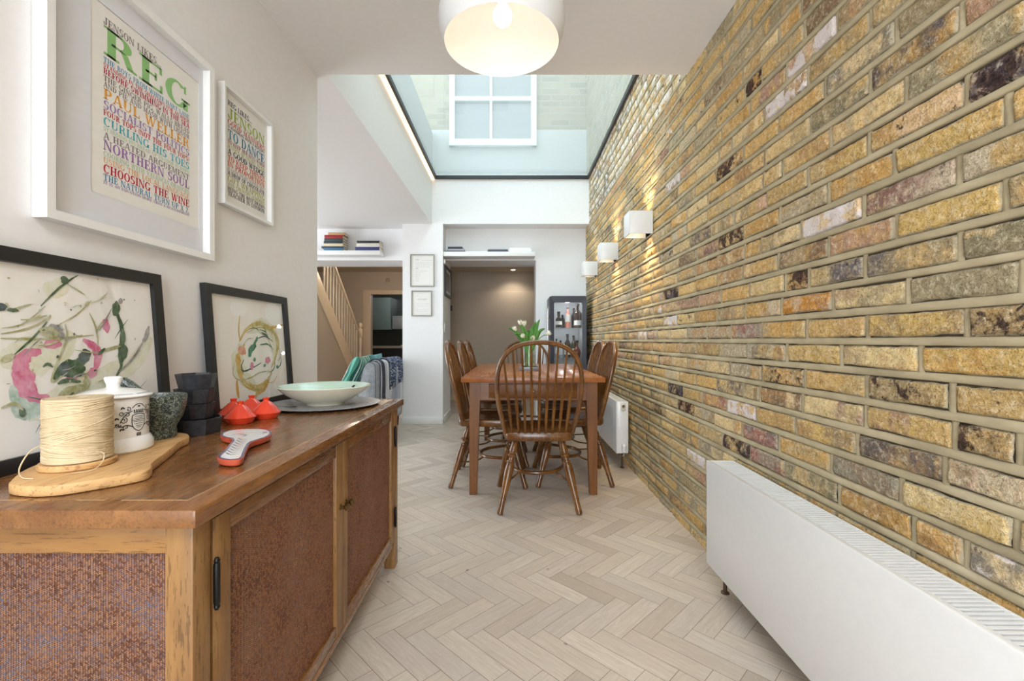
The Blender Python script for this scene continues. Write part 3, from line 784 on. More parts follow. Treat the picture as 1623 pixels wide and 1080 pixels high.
def painting(root, P, onp, d0, rect, strokes, seed):
    rb = random.Random(seed)
    mb = MB(); a0, a1, b0, b1 = rect
    mb.add([P(a0, b0, d0), P(a1, b0, d0), P(a1, b1, d0), P(a0, b1, d0)], [(0, 1, 2, 3)])
    lay = [0]
    def inside(y, t): return min(max(y, a0+.001), a1-.001), min(max(t, b0+.001), b1-.001)
    for st in strokes:
        k, w, pts = st[0], st[1], st[2]
        lay[0] += 1; d = d0+.0002+.00004*lay[0]
        m = PK.index(k)+1
        q = [onp(*p) for p in pts]
        if len(q) == 1:                       # a blob
            (y, t), rx, ry = q[0], w[0]*.0016, w[1]*.0016
            vs = []; n = 18; ph = rb.random()*9
            for i in range(n):
                a = 2*PI*i/n; f_ = 1+.16*math.sin(2*a+ph)+.1*math.sin(5*a+ph*2)
                vs.append(P(*inside(y+rx*f_*math.cos(a), t+ry*f_*math.sin(a)), d))
            mb.add(vs, [tuple(range(n))], m); continue
        # smooth the line
        pts2 = []
        for i in range(len(q)-1):
            p0, p1, p2, p3 = q[max(i-1, 0)], q[i], q[i+1], q[min(i+2, len(q)-1)]
            for s in range(8):
                u = s/8
                pts2.append(tuple(.5*((2*p1[j])+(-p0[j]+p2[j])*u+(2*p0[j]-5*p1[j]+4*p2[j]-p3[j])*u*u+(-p0[j]+3*p1[j]-3*p2[j]+p3[j])*u**3) for j in (0, 1)))
        pts2.append(q[-1]); n = len(pts2); vs = []; fs = []
        ph = rb.random()*20
        for i, p in enumerate(pts2):
            a, b = pts2[max(i-1, 0)], pts2[min(i+1, n-1)]
            tx, ty = b[0]-a[0], b[1]-a[1]; l = math.hypot(tx, ty) or 1
            nx_, ny_ = -ty/l, tx/l
            e = min(1, .35+2.2*min(i, n-1-i)/n) if n > 4 else 1
            ww = w*.0016*.5*e*(1+.35*noise.noise(Vector((i*.35, ph, 0))))
            ww2 = w*.0016*.5*e*(1+.35*noise.noise(Vector((i*.35, ph, 7))))
            vs.append(P(*inside(p[0]+nx_*ww, p[1]+ny_*ww), d)); vs.append(P(*inside(p[0]-nx_*ww2, p[1]-ny_*ww2), d))
        for i in range(n-1): fs.append((2*i, 2*i+1, 2*i+3, 2*i+2))
        mb.add(vs, fs, m)
    build('artwork', mb, [M['sheet']]+[PM[k] for k in PK], root, smooth=0, weld=False, normals=False)
    mb = MB(); dg = -.006
    mb.add([P(a0, b0, dg), P(a1, b0, dg), P(a1, b1, dg), P(a0, b1, dg)]+[P(a0, b0, dg-.0015), P(a1, b0, dg-.0015), P(a1, b1, dg-.0015), P(a0, b1, dg-.0015)],
           [(0, 1, 2, 3), (4, 7, 6, 5), (0, 4, 5, 1), (1, 5, 6, 2), (2, 6, 7, 3), (3, 7, 4, 0)])
    build('glazing', mb, M['picglass'], root, smooth=0)

A1 = lean_frame('black framed abstract painting of pink petals and green splashes, behind the twine spool', .74, 1.322, -.983, 1.190)
c5 = lambda *p: [(x/5.143, 390+y/5.143) for x, y in p]
c2 = lambda *p: [(x/2.842, 380+y/2.842) for x, y in p]
S1 = [('wash', 34, c2((60, 620), (140, 560), (260, 520), (330, 420))), ('wash', 40, c2((120, 800), (260, 730), (420, 640), (560, 560))), ('wash', 30, c2((0, 560), (80, 520), (180, 450))),
      ('wash', 26, c2((480, 640), (600, 560), (680, 440))), ('mint', 26, c2((40, 700), (110, 690))), ('mint', 30, c2((60, 790), (120, 760), (200, 750))), ('wash', 26, c2((200, 240), (300, 200))),
      ('pink', 20, c2((185, 505), (130, 512), (100, 545), (92, 590), (100, 640), (125, 690), (170, 715), (222, 712))), ('rose', 13, c2((70, 600), (110, 620), (140, 660), (160, 705))), ('pink', 14, c2((90, 570), (120, 600), (150, 640))),
      ('pink', 12, c2((372, 450), (410, 475), (440, 500), (436, 560), (415, 600))), ('rose', 12, c2((390, 455), (425, 490), (440, 540))), ('pink', (11, 8), c2((236, 470))), ('pink', (7, 10), c2((477, 387))), ('pink', (9, 7), c2((415, 600))), ('pink', (8, 5), c2((320, 625))),
      ('green', 15, c2((240, 630), (290, 570), (350, 560), (400, 520))), ('dark', 15, c2((270, 600), (330, 600), (370, 580))), ('dark', (9, 8), c2((290, 582))), ('green', (12, 11), c2((345, 590))), ('dark', (10, 10), c2((380, 525))),
      ('green', 8, c2((515, 290), (530, 345), (548, 400), (545, 470), (538, 520), (545, 570), (520, 620))), ('green', (7, 13), c2((521, 312))), ('green', 4, c2((530, 350), (556, 420), (558, 460), (540, 490))), ('green', 12, c2((535, 470), (560, 500), (540, 560))), ('grey', (4, 5), c2((541, 277))),
      ('olive', 3, c2((0, 445), (100, 448), (260, 445), (420, 430))), ('olive', 3, c2((0, 425), (110, 405), (210, 360), (225, 340))), ('green', 3, c2((60, 520), (150, 440), (210, 370))), ('olive', 2, c2((410, 275), (340, 340), (250, 390))), ('olive', 5, c2((400, 280), (380, 300))),
      ('olive', 3, c2((290, 380), (300, 440), (270, 520), (230, 640), (300, 600))), ('olive', 3, c2((400, 330), (430, 400), (440, 480))), ('green', 3, c2((350, 160), (300, 190), (240, 240), (180, 300))), ('green', 12, c2((285, 165), (290, 200))), ('olive', 3, c2((40, 320), (140, 290))), ('green', (6, 3), c2((55, 318))),
      ('grey', 9, c2((668, 390), (655, 440), (640, 460))), ('grey', 4, c2((645, 455), (600, 530), (530, 600))), ('grey', (9, 7), c2((245, 400))), ('grey', (6, 5), c2((268, 428))), ('olive', (14, 7), c2((218, 418))), ('green', 4, c2((190, 575), (210, 560), (235, 575))), ('olive', 8, c2((60, 520), (0, 550))),
      ('olive', 5, c2((450, 505), (500, 490), (540, 480))), ('green', 5, c2((440, 520), (470, 490))), ('olive', 10, c2((250, 720), (300, 680), (380, 660), (380, 600))), ('green', 6, c2((330, 690), (300, 720))), ('green', 8, c2((90, 760), (100, 800))), ('olive', 4, c2((0, 760), (60, 740), (100, 770))), ('dark', (7, 5), c2((0, 305))),
      ('olive', 2, c2((200, 300), (100, 380), (0, 400))), ('olive', 2, c2((300, 200), (380, 250))), ('green', 6, c2((255, 650), (300, 635), (360, 640))), ('dark', (2, 2), c2((255, 528))), ('dark', (2, 2), c2((425, 590)))]
rs = random.Random(12)
for k_ in range(70):                         # fine spatter and flicks
    x, y = rs.uniform(5, 225), rs.uniform(440, 690); kk = rs.choice(['olive', 'olive', 'green', 'grey', 'mint', 'olive'])
    if rs.random() < .55: S1.append((kk, (rs.uniform(.6, 2.2), rs.uniform(.6, 2.2)), [(x, y)]))
    else:
        a, l = rs.uniform(-1.2, .3), rs.uniform(12, 42)
        S1.append((kk, rs.uniform(.8, 2.6), [(x, y), (x+l*.5*math.cos(a), y+l*.5*math.sin(a)+rs.uniform(-4, 4)), (x+l*math.cos(a), y+l*math.sin(a))]))
painting(*A1, S1, 3)
A2 = lean_frame('black framed abstract painting of olive rings, behind the red tagines', 1.512, 2.062, -.985, 1.193)
c6 = lambda *p: [(310+x/4.912, 440+y/4.912) for x, y in p]
S2 = [('patch', 34, c6((270, 240), (400, 240))), ('patch', 60, c6((540, 280), (660, 290))), ('yellow', 5, c6((345, 295), (335, 400), (345, 490))), ('wash', 46, c6((360, 520), (330, 640), (360, 760), (460, 830))), ('wash', 40, c6((400, 420), (520, 380), (620, 480), (610, 640))),
      ('yellow', 13, c6((340, 500), (400, 400), (500, 360), (590, 410), (640, 500), (620, 620), (590, 700))), ('olive', 4, c6((430, 380), (520, 360), (620, 450), (650, 560))), ('olive', 4, c6((400, 430), (500, 390), (600, 430), (630, 560), (610, 680))), ('yellow', 14, c6((380, 520), (330, 620), (345, 760), (400, 840), (480, 860), (560, 800), (590, 740))),
      ('ochre', 13, c6((340, 620), (330, 660), (360, 720), (350, 790))), ('ochre', 10, c6((320, 800), (325, 870), (335, 940))), ('ochre', 11, c6((580, 760), (540, 860), (480, 900), (465, 940))), ('yellow', 8, c6((540, 400), (600, 390), (680, 370))), ('coral', (14, 12), c6((360, 570))), ('ochre', (12, 12), c6((330, 640))),
      ('olive', 3, c6((300, 660), (290, 750), (340, 800), (430, 780), (500, 740), (580, 735), (560, 800))), ('emerald', 16, c6((415, 620), (430, 560), (470, 530))), ('emerald', 8, c6((440, 540), (470, 490), (480, 460))), ('dark', 3, c6((470, 480), (540, 460), (600, 500))), ('emerald', 4, c6((500, 525), (560, 520), (600, 560))), ('dark', 4, c6((540, 400), (545, 430))), ('olive', 4, c6((530, 400), (550, 410))),
      ('dark', 4, c6((375, 640), (355, 690), (370, 730), (430, 710), (510, 665))), ('pink', (11, 10), c6((560, 645))), ('pink', (8, 9), c6((437, 690))), ('emerald', (5, 6), c6((457, 640))), ('emerald', (6, 4), c6((535, 685))), ('emerald', (5, 6), c6((634, 697))), ('emerald', (5, 7), c6((420, 600)))]
for k_ in range(26):
    a = rs.uniform(0, 6.28); r_ = rs.uniform(22, 40); x, y = 405+r_*math.cos(a), 568+r_*1.35*math.sin(a)
    S2.append((rs.choice(['olive', 'yellow', 'green', 'wash']), rs.uniform(.8, 3), [(x, y), (x+9*math.cos(a+1.7), y+12*math.sin(a+1.7)), (x+16*math.cos(a+2), y+20*math.sin(a+2))]))
painting(*A2, S2, 5)

# ------------------------------------------------------------------ sideboard
ZS = .736
sb = thing('sideboard', 'long low wooden sideboard with woven rush panels standing along the left wall', 'sideboard', (-.77, 1.39, 0))
bX0, bX1, bY0, bY1 = XL+.014, -.514, .733, 2.045
tX0, tX1, tY0, tY1 = XL+.002, -.492, .707, 2.07
build('top', bx(tX0, tX1, tY0, tY1, ZS-.030, ZS, b=.004), M['oakY'], sb)
# inlaid line near the edges (worn joint between border and field)
ln = plain('worn_joint_line', lin(206, 168, 122), .6)
mb = MB().box(tX1-.0445, tX1-.0431, tY0+.045, tY1-.04, ZS-.001, ZS+.0003)
for a, b in ((-1.03, -.90), (-.885, -.80), (-.79, -.765), (-.72, -.672), (-.645, tX1-.043)): mb.box(a, b, tY0+.0445, tY0+.046, ZS-.001, ZS+.0003)
build('border_joint', mb, ln, build('field', bx(tX0, tX1-.0445, tY0+.046, tY1-.04, ZS-.0005, ZS+.0001), M['oakY'], sb))
p = .046
def leg(x0, x1, y0, y1, nm='leg'): return build(nm, bx(x0, x1, y0, y1, 0, ZS-.030, b=.003), M['oakZ'], sb)
leg(bX1-p, bX1, bY0, bY0+.044); leg(bX1-p, bX1, bY1-.055, bY1); leg(bX0, bX0+p, bY0, bY0+.044); leg(bX0, bX0+p, bY1-.055, bY1)
zb0, zt0 = .10, ZS-.030
# near end panel, its frame and rush
def part_empty(name, parent):
    o = bpy.data.objects.new(name, None); o.empty_display_size = .05; COL.objects.link(o); o.parent = parent; return o
ep = part_empty('end_panel', sb)
build('rail', bx(bX0+p, bX1-p, bY0+.003, bY0+.026, .655, zt0, b=.002), M['oakX'], ep); build('rail', bx(bX0+p, bX1-p, bY0+.003, bY0+.026, zb0, zb0+.06, b=.002), M['oakX'], ep)
build('woven_panel', bx(bX0+p, bX1-p, bY0+.012, bY0+.02, zb0+.06, .655), M['weaveX'], ep)
ep2 = part_empty('end_panel', sb)
build('rail', bx(bX0+p, bX1-p, bY1-.026, bY1-.003, .655, zt0, b=.002), M['oakX'], ep2); build('rail', bx(bX0+p, bX1-p, bY1-.026, bY1-.003, zb0, zb0+.06, b=.002), M['oakX'], ep2)
build('woven_panel', bx(bX0+p, bX1-p, bY1-.02, bY1-.012, zb0+.06, .655), M['weaveX'], ep2)
build('back_panel', bx(bX0+p, bX0+p+.01, bY0+.03, bY1-.03, zb0, zt0), M['oakY'], sb)
build('bottom_panel', bx(bX0+p+.01, bX1-.03, bY0+.04, bY1-.05, zb0, zb0+.02), M['oakY'], sb)
build('top_rail', bx(bX1-.03, bX1-.004, bY0+.044, bY1-.055, .693, zt0), M['oakY'], sb)
build('bottom_rail', bx(bX1-.024, bX1-.002, bY0+.044, bY1-.055, zb0, zb0+.021, b=.002), M['oakY'], sb)
def door(y0, y1, s0, s1, knob_y, hinge_y, label):
    zd0, zd1 = zb0+.023, .692
    rz0, rz1 = zd0+.036, .656
    d = part_empty('door', sb)
    build('stile', bx(bX1-.024, bX1-.001, y0, y0+s0, zd0, zd1, b=.002), M['oakZ'], d); build('stile', bx(bX1-.024, bX1-.001, y1-s1, y1, zd0, zd1, b=.002), M['oakZ'], d)
    build('rail', bx(bX1-.024, bX1-.002, y0+s0, y1-s1, zd0, rz0, b=.0015), M['oakY'], d); build('rail', bx(bX1-.024, bX1-.002, y0+s0, y1-s1, rz1, zd1, b=.0015), M['oakY'], d)
    build('woven_panel', bx(bX1-.018, bX1-.011, y0+s0-.002, y1-s1+.002, rz0-.002, rz1+.002), M['weaveY'], d)
    m = Matrix.Rotation(R(90), 4, 'Y')
    build('knob', MB().lathe([(0, .026), (.006, .026), (.0105, .021), (.0105, .017), (.0055, .011), (.005, .004), (.009, .0015), (.009, -.001), (0, -.001)], 20, (bX1, knob_y, .500), 0, m), M['brass'], d)
    for z in (.58, .228):
        build('hinge', MB().lathe([(0, -.046), (.003, -.045), (.0052, -.040), (.0042, -.036), (.0052, -.034), (.0052, .034), (.0042, .036), (.0052, .040), (.003, .045), (0, .046)], 12, (bX1+.0045, hinge_y, z)).box(bX1-.001, bX1+.001, hinge_y-.002, hinge_y+.010 if hinge_y < 1.3 else hinge_y+.002, z-.034, z+.034), M['iron'], d)
    return d
door(.787, 1.386, .047, .050, 1.365, .786, '')
door(1.388, 1.988, .040, .045, 1.409, 1.990, '')

# ------------------------------------------------------------------ things on the sideboard
Z1 = ZS+.0006
# chopping board
def smooth_loop(pts, n=6):
    out = []; k = len(pts)
    for i in range(k):
        p0, p1, p2, p3 = pts[i-1], pts[i], pts[(i+1) % k], pts[(i+2) % k]
        for s in range(n):
            u = s/n
            out.append(tuple(.5*((2*p1[j])+(-p0[j]+p2[j])*u+(2*p0[j]-5*p1[j]+4*p2[j]-p3[j])*u*u+(-p0[j]+3*p1[j]-3*p2[j]+p3[j])*u**3) for j in (0, 1)))
    return out
bp = [(-.880, .800), (-.858, .777), (-.820, .764), (-.773, .7666), (-.734, .796), (-.690, .850), (-.700, .885), (-.722, .915), (-.765, 1.015), (-.808, 1.110), (-.822, 1.158), (-.860, 1.200), (-.915, 1.212), (-.952, 1.195), (-.962, 1.13), (-.962, 1.02), (-.958, .953), (-.922, .860)]
cb = build('chopping_board', MB().prism(smooth_loop(bp), Z1, Z1+.0195, b=.004), M['olive'])
tag(cb, 'thick olive wood chopping board lying under the twine spool and white jar', 'chopping board')
ZB = Z1+.0201

# twine spool
def twine_mat():
    t = NT('linen_twine'); co = t.coord(); s = t.n('ShaderNodeSeparateXYZ', Vector=co)
    n = t.noise(co, 30, 3); c = t.ramp(n, [(.3, lin(196, 174, 138)), (.7, lin(214, 195, 162))])
    t.set(Base_Color=c, Roughness=.8); return t.mat
M['twine'] = twine_mat()
c = Vector((-.8466, .889, ZB))
tw = thing('twine_spool', 'fat spool of natural linen twine on a round wooden base', 'twine spool', c)
build('base', MB().lathe([(0, 0), (.056, 0), (.058, .002), (.058, .009), (.056, .0115), (0, .0115)], 48, c), M['olive'], tw)
mb = MB().lathe([(.02, .0118), (.046, .0118), (.0498, .015), (.0498, .128), (.047, .1325), (.016, .1325), (.016, .118), (0, .118)], 48, c)
rb = random.Random(5)
for k in range(66):
    bd_ = k//11; z = .0155+.115*(k % 33)/32; tl = min((.011, -.013, .016, -.009, .014, -.012)[bd_]+rb.uniform(-.0015, .0015), 1); tl = math.copysign(min(abs(tl), max(.0008, min(z-.0145, .1315-z))), tl); ph = -.8+.5*bd_
    r_ = .0503+rb.uniform(-.0003, .0005)
    mb.tube([(c.x+r_*math.cos(a), c.y+r_*math.sin(a), c.z+z+tl*math.sin(a+ph)) for a in [2*PI*i/40 for i in range(41)]], .0018, 6, cap=False)
for z, tl, ph in ((.035, .012, 4.4), (.085, .016, .3), (.062, .012, 2.2), (.105, .01, 1.2)):
    mb.tube([(c.x+.0522*math.cos(a), c.y+.0522*math.sin(a), c.z+z+tl*math.sin(a+ph)) for a in [2*PI*i/40 for i in range(41)]], .0013, 6, cap=False)
sp = build('twine', mb, M['twine'], tw)
def curve(pts, n=10):
    out = []
    for i in range(len(pts)-1):
        p0, p1, p2, p3 = [Vector(pts[k]) for k in (max(i-1, 0), i, i+1, min(i+2, len(pts)-1))]
        for s in range(n):
            u = s/n
            out.append(.5*((2*p1)+(-p0+p2)*u+(2*p0-5*p1+4*p2-p3)*u*u+(-p0+3*p1-3*p2+p3)*u**3))
    out.append(Vector(pts[-1])); return out
e = [(c.x-.046, c.y-.024, c.z+.045), (c.x-.052, c.y-.042, c.z+.035), (c.x-.044, c.y-.066, c.z+.012), (c.x-.016, c.y-.088, c.z+.0022), (c.x+.012, c.y-.095, c.z+.0016)]
e2 = [(c.x+.049, c.y-.016, c.z+.030), (c.x+.060, c.y-.012, c.z+.026), (c.x+.066, c.y-.022, c.z+.012), (c.x+.064, c.y-.040, c.z+.0016), (c.x+.045, c.y-.062, c.z+.0014)]
build('loose_end', MB().tube(curve(e), .0012, 6).tube(curve(e2), .0008, 6), M['twine'], tw)

# white storage jar with engraved decoration
def porcelain(name, col, rough=.18):
    return plain(name, col, rough, coat=.3)
M['porc'] = porcelain('white_porcelain', lin(238, 238, 236))
M['engr'] = plain('black_transfer', lin(40, 40, 42), .4)
c = Vector((-.8856, 1.011, ZB))
jr = thing('storage_jar', 'white lidded porcelain jar with black engraved emblem behind the twine spool', 'jar', c)
body = [(0, 0), (.068, 0), (.0715, .004), (.0715, .018), (.067, .027), (.063, .032), (.0625, .045), (.0628, .108), (.064, .117), (.060, .1175), (.058, .110), (.056, .01), (0, .008)]
jb = build('body', MB().lathe(body, 56, c), M['porc'], jr)
lid = build('lid', MB().lathe([(0, .114), (.058, .114), (.060, .1185), (.069, .119), (.0705, .1215), (.067, .125), (.045, .1335), (.020, .1375), (.013, .1385), (.012, .142), (.0125, .147), (.0165, .157), (.0165, .161), (.014, .1635), (0, .164)], 56, c), M['porc'], jr)
mb = MB()
th0 = math.atan2(-c.y, -c.x)+.74            # direction in which the emblem faces
rr_ = .0632
def jp(s, z): a = th0+s/rr_; return (c.x+rr_*math.cos(a), c.y+rr_*math.sin(a), c.z+z)
def jline(pts, w=.0007, n=8):
    q = curve([(p[0], p[1], 0) for p in pts], n)
    vs = []; fs = []
    for i, p_ in enumerate(q):
        a, b = q[max(i-1, 0)], q[min(i+1, len(q)-1)]; d = (b-a); l = d.length or 1
        nx_, ny_ = -d.y/l*w, d.x/l*w
        vs += [jp(p_.x+nx_, p_.y+ny_), jp(p_.x-nx_, p_.y-ny_)]
    for i in range(len(q)-1): fs.append((2*i, 2*i+1, 2*i+3, 2*i+2))
    mb.add(vs, fs)
for sgn in (1, -1):
    # scrollwork either side of the shield
    def sp_(cx_, cz_, r0, turns, st): return [(sgn*(cx_+r0*(1-i/26)*math.cos(st+turns*2*PI*i/22)), cz_+r0*(1-i/26)*math.sin(st+turns*2*PI*i/22)) for i in range(22)]
    for a in ((.024, .083, .006, 1.3, 0), (.030, .071, .007, 1.4, 2), (.040, .062, .0055, 1.3, 3), (.021, .094, .005, 1.2, 1), (.033, .086, .005, 1.2, 4), (.026, .056, .0055, 1.2, 5)):
        jline(sp_(*a), .0008, 3)
    jline([(sgn*.012, .055), (sgn*.024, .060), (sgn*.034, .058), (sgn*.044, .064)], .0011)
    jline([(sgn*.014, .090), (sgn*.022, .086), (sgn*.03, .078), (sgn*.036, .066)], .001)
    for q in ((.030, .05), (.045, .058), (.038, .074), (.028, .096)): jline([(sgn*q[0], q[1]), (sgn*(q[0]+.004), q[1]+.003), (sgn*(q[0]+.006), q[1]-.001)], .0014)
jline([(-.014, .080), (-.015, .065), (-.011, .052), (0, .045), (.011, .052), (.015, .065), (.014, .080)], .0009)
jline([(-.014, .080), (0, .083), (.014, .080)], .0009); jline([(-.015, .069), (.015, .069)], .0006)
for i in range(5): jline([(-.010+.005*i, .087), (-.010+.005*i, .092)], .0014)
jline([(-.012, .085), (0, .0865), (.012, .085)], .0009); jline([(-.014, .096), (-.008, .102), (0, .104), (.008, .102), (.014, .096)], .0009); jline([(-.003, .099), (.003, .099)], .0016)
for z, w in ((.0765, .009), (.0725, .010), (.0655, .011), (.061, .010), (.0565, .007), (.053, .005)):
    x = -w
    while x < w: l = rnd.uniform(.0012, .003); jline([(x, z), (x+l*.5, z+rnd.uniform(-.0006, .0006)), (x+l, z)], .00065, 3); x += l+.0007
for i in (-1, 0, 1): jline([(i*.003, .041), (i*.004, .037), (i*.003, .034)], .0013)
build('emblem', mb, M['engr'], jb, smooth=0, weld=False, normals=False)
mb = MB()
for i in range(34):
    a = th0-1.3+i*.062
    if 17 < i < 20: continue
    for da, r1, r2 in ((0, .0600, .0645), (.025, .0612, .0640)):
        z1_ = .125+(.067-r1)*.386+.0003; z2_ = .125+(.067-r2)*.386+.0003
        mb.add([(c.x+r1*math.cos(a+da), c.y+r1*math.sin(a+da), c.z+z1_), (c.x+r1*math.cos(a+da+.014), c.y+r1*math.sin(a+da+.014), c.z+z1_), (c.x+r2*math.cos(a+da+.014), c.y+r2*math.sin(a+da+.014), c.z+z2_), (c.x+r2*math.cos(a+da), c.y+r2*math.sin(a+da), c.z+z2_)], [(0, 1, 2, 3)])
build('lid_border', mb, M['engr'], lid, smooth=0, weld=False, normals=False)

# granite mortar and pestle
def granite():
    t = NT('green_granite'); co = t.coord()
    v = t.n('ShaderNodeTexVoronoi', Vector=co, Scale=420).outputs[1]
    s = t.n('ShaderNodeSeparateColor', Color=v).outputs[0]; n = t.noise(co, 90, 3)
    c = t.ramp(t.math('ADD', t.math('MULTIPLY', s, .6), t.math('MULTIPLY', n, .4)), [(.25, lin(24, 28, 28)), (.45, lin(58, 68, 64)), (.62, lin(96, 108, 98)), (.8, lin(150, 158, 146))])
    t.set(Base_Color=c, Roughness=.28); return t.mat
M['gran'] = granite()
c = Vector((-.893, 1.143, ZB))
mo = build('granite_mortar', MB().lathe([(0, 0), (.041, 0), (.0425, .003), (.0425, .015), (.041, .022), (.043, .030), (.055, .052), (.062, .080), (.0645, .104), (.063, .107), (.058, .107), (.0555, .101), (.050, .066), (.035, .040), (.015, .032), (0, .031)], 48, c), M['gran'])
tag(mo, 'dark green speckled granite mortar on the far end of the chopping board', 'mortar')
p0 = Vector((-.893+.022, 1.143+.018, ZB+.054)); p1 = Vector((-.962, 1.118, ZB+.148))
ax = (p1-p0)
ps = build('pestle', MB().tube([p0+ax*q for q in (0, .04, .12, .3, .6, .85, .96, 1)], [.008, .014, .0165, .013, .0115, .0125, .011, .006], 16), M['gran'])
tag(ps, 'granite pestle standing slanted in the granite mortar', 'pestle')

# stack of black faceted bowls
def castblack():
    t = NT('black_stoneware'); co = t.coord(); n = t.noise(co, 60, 4, .6)
    t.set(Base_Color=t.ramp(n, [(.35, lin(24, 26, 32)), (.7, lin(52, 52, 58))]), Roughness=.42); t.bump(n, .2, .002); return t.mat
M['cast'] = castblack()
c = Vector((-.9055, 1.303, Z1))
zz = 0
rb = random.Random(4)
BL = ['widest black octagonal bowl at the bottom of the stack beside the mortar', 'black faceted bowl resting directly on the widest bottom bowl', 'black faceted bowl just below the topmost bowl of the stack', 'topmost black faceted bowl of the stack beside the mortar']
for i in range(4):
    r0, r1, h_ = ((.0655, .0705, .043) if i == 0 else (.043, .0515, .041))
    cc = Vector((c.x+rb.uniform(-.002, .002), c.y+rb.uniform(-.002, .002), c.z+zz))
    prof = [(0, 0), (r0, 0), (r0*1.0, .003), (r1, h_), (r1-.005, h_+.0005), (r0-.006, .008), (0, .007)]
    b_ = build('faceted_bowl', MB().lathe(prof, 8, cc, a0=.2+.15*i), M['cast'], smooth=20)
    tag(b_, BL[i], 'bowl', 'stacked black bowls')
    zz += h_+.0008

# red mini tagines
def glaze(name, col): return plain(name, col, .16, coat=.5)
M['tag'] = glaze('orange_red_glaze', lin(226, 66, 38))
TG = [((-.8676, 1.453), 'orange-red mini tagine nearest the front of the group of four'), ((-.8355, 1.546), 'orange-red mini tagine on the right of the group, beside the grey platter'),
      ((-.930, 1.520), 'orange-red mini tagine on the left of the group, beside the black bowls'), ((-.922, 1.612), 'orange-red mini tagine at the back of the group, mostly hidden')]
tg0 = None
for (x, y), lb in TG:
    if tg0 is None:
        tg0 = thing('mini_tagine', lb, 'tagine', (x, y, Z1), 0, 'red tagines')
        build('dish', MB().lathe([(0, 0), (.034, 0), (.037, .003), (.0425, .014), (.0445, .0175), (.0405, .0178), (.036, .006), (0, .005)], 40), M['tag'], tg0, world=False)
        build('lid', MB().lathe([(.0395, .0182), (.0455, .0182), (.0462, .0205), (.0445, .0225), (.030, .040), (.016, .054), (.0095, .058), (.0085, .061), (.0105, .067), (.0108, .069), (.008, .0665), (0, .0655)], 40), M['tag'], tg0, world=False)
    else:
        t2 = copy_tree(tg0); t2.location = (x, y, Z1); t2['label'] = lb

# painted ceramic spoon rest
def at_top(px, py): q = gp(px, py, ZS+.018); return (q.x, q.y)
hd = [(349, 690), (352, 686), (366, 681.5), (390, 679.5), (415, 679.7), (428, 682), (431, 686.5), (424, 692), (410, 696.5), (398, 701), (393, 708), (389, 717), (386, 724), (378, 727.5), (360, 728.5), (346, 726), (345.5, 722), (354, 715), (361, 706), (367, 698.5), (364, 694.5), (355, 693)]
pl = smooth_loop([at_top(*p) for p in hd], 4)
cen = Vector((sum(p[0] for p in pl)/len(pl), sum(p[1] for p in pl)/len(pl)))
srt = thing('spoon_rest', 'terracotta spoon rest painted white with blue edging, lying in front of the red tagines', 'spoon rest', (cen.x, cen.y, Z1))
M['terra'] = plain('terracotta', lin(190, 84, 58), .45, coat=.2)
M['cob'] = glaze('cobalt_glaze', lin(66, 76, 140)); M['wg'] = glaze('white_glaze', lin(236, 236, 240))
def inset(poly, d):
    out = []; n = len(poly)
    ar = sum(poly[i][0]*poly[(i+1) % n][1]-poly[(i+1) % n][0]*poly[i][1] for i in range(n))
    sg = 1 if ar > 0 else -1
    for i in range(n):
        a, b = Vector(poly[i-1]), Vector(poly[(i+1) % n]); t = (b-a).normalized()
        out.append((poly[i][0]-t.y*d*sg, poly[i][1]+t.x*d*sg))
    return out
n = len(pl); mb = MB()
rings = [(inset(pl, .008), Z1), (inset(pl, .002), Z1+.004), (pl, Z1+.013), (pl, Z1+.0155), (inset(pl, .003), Z1+.0165)]
v = [(p[0], p[1], z) for r_, z in rings for p in r_]; f = [tuple(range(n))]
for k in range(len(rings)-1):
    for i in range(n): f.append((k*n+i, k*n+(i+1) % n, (k+1)*n+(i+1) % n, (k+1)*n+i))
f.append(tuple((len(rings)-1)*n+i for i in range(n)))
mb.add(v, f); bd = build('body', mb, M['terra'], srt)
mb = MB(); a, b = inset(pl, .0015), inset(pl, .0065)
mb.add([(p[0], p[1], Z1+.0168) for p in a]+[(p[0], p[1], Z1+.0169) for p in b], [(i, (i+1) % n, n+(i+1) % n, n+i) for i in range(n)])
mb.add([(p[0], p[1], Z1+.0169) for p in b], [tuple(range(n))], 1)
def zl(pts, w): # blue brush line on the glaze
    q = [Vector((*at_top(*p), 0)) for p in pts]; q = curve(q, 6); vs = []; fs = []
    for i, p_ in enumerate(q):
        d = (q[min(i+1, len(q)-1)]-q[max(i-1, 0)]); l = d.length or 1
        vs += [(p_.x-d.y/l*w, p_.y+d.x/l*w, Z1+.0172), (p_.x+d.y/l*w, p_.y-d.x/l*w, Z1+.0172)]
    mb.add(vs, [(2*i, 2*i+1, 2*i+3, 2*i+2) for i in range(len(q)-1)], 2)
for k in range(8): x = 363+k*2.8; y = 719-k*3.3; zl([(x-5, y-1.6), (x+2, y+1.6), (x+10, y+.8)], .0011)
zl([(367, 690), (378, 688), (390, 690), (384, 692)], .0015); zl([(416, 684), (424, 687)], .001); zl([(424, 683.5), (416, 687.5)], .001)
build('painted_top', mb, [M['cob'], M['wg'], plain('brush_blue', lin(48, 52, 96), .3)], srt, smooth=0)

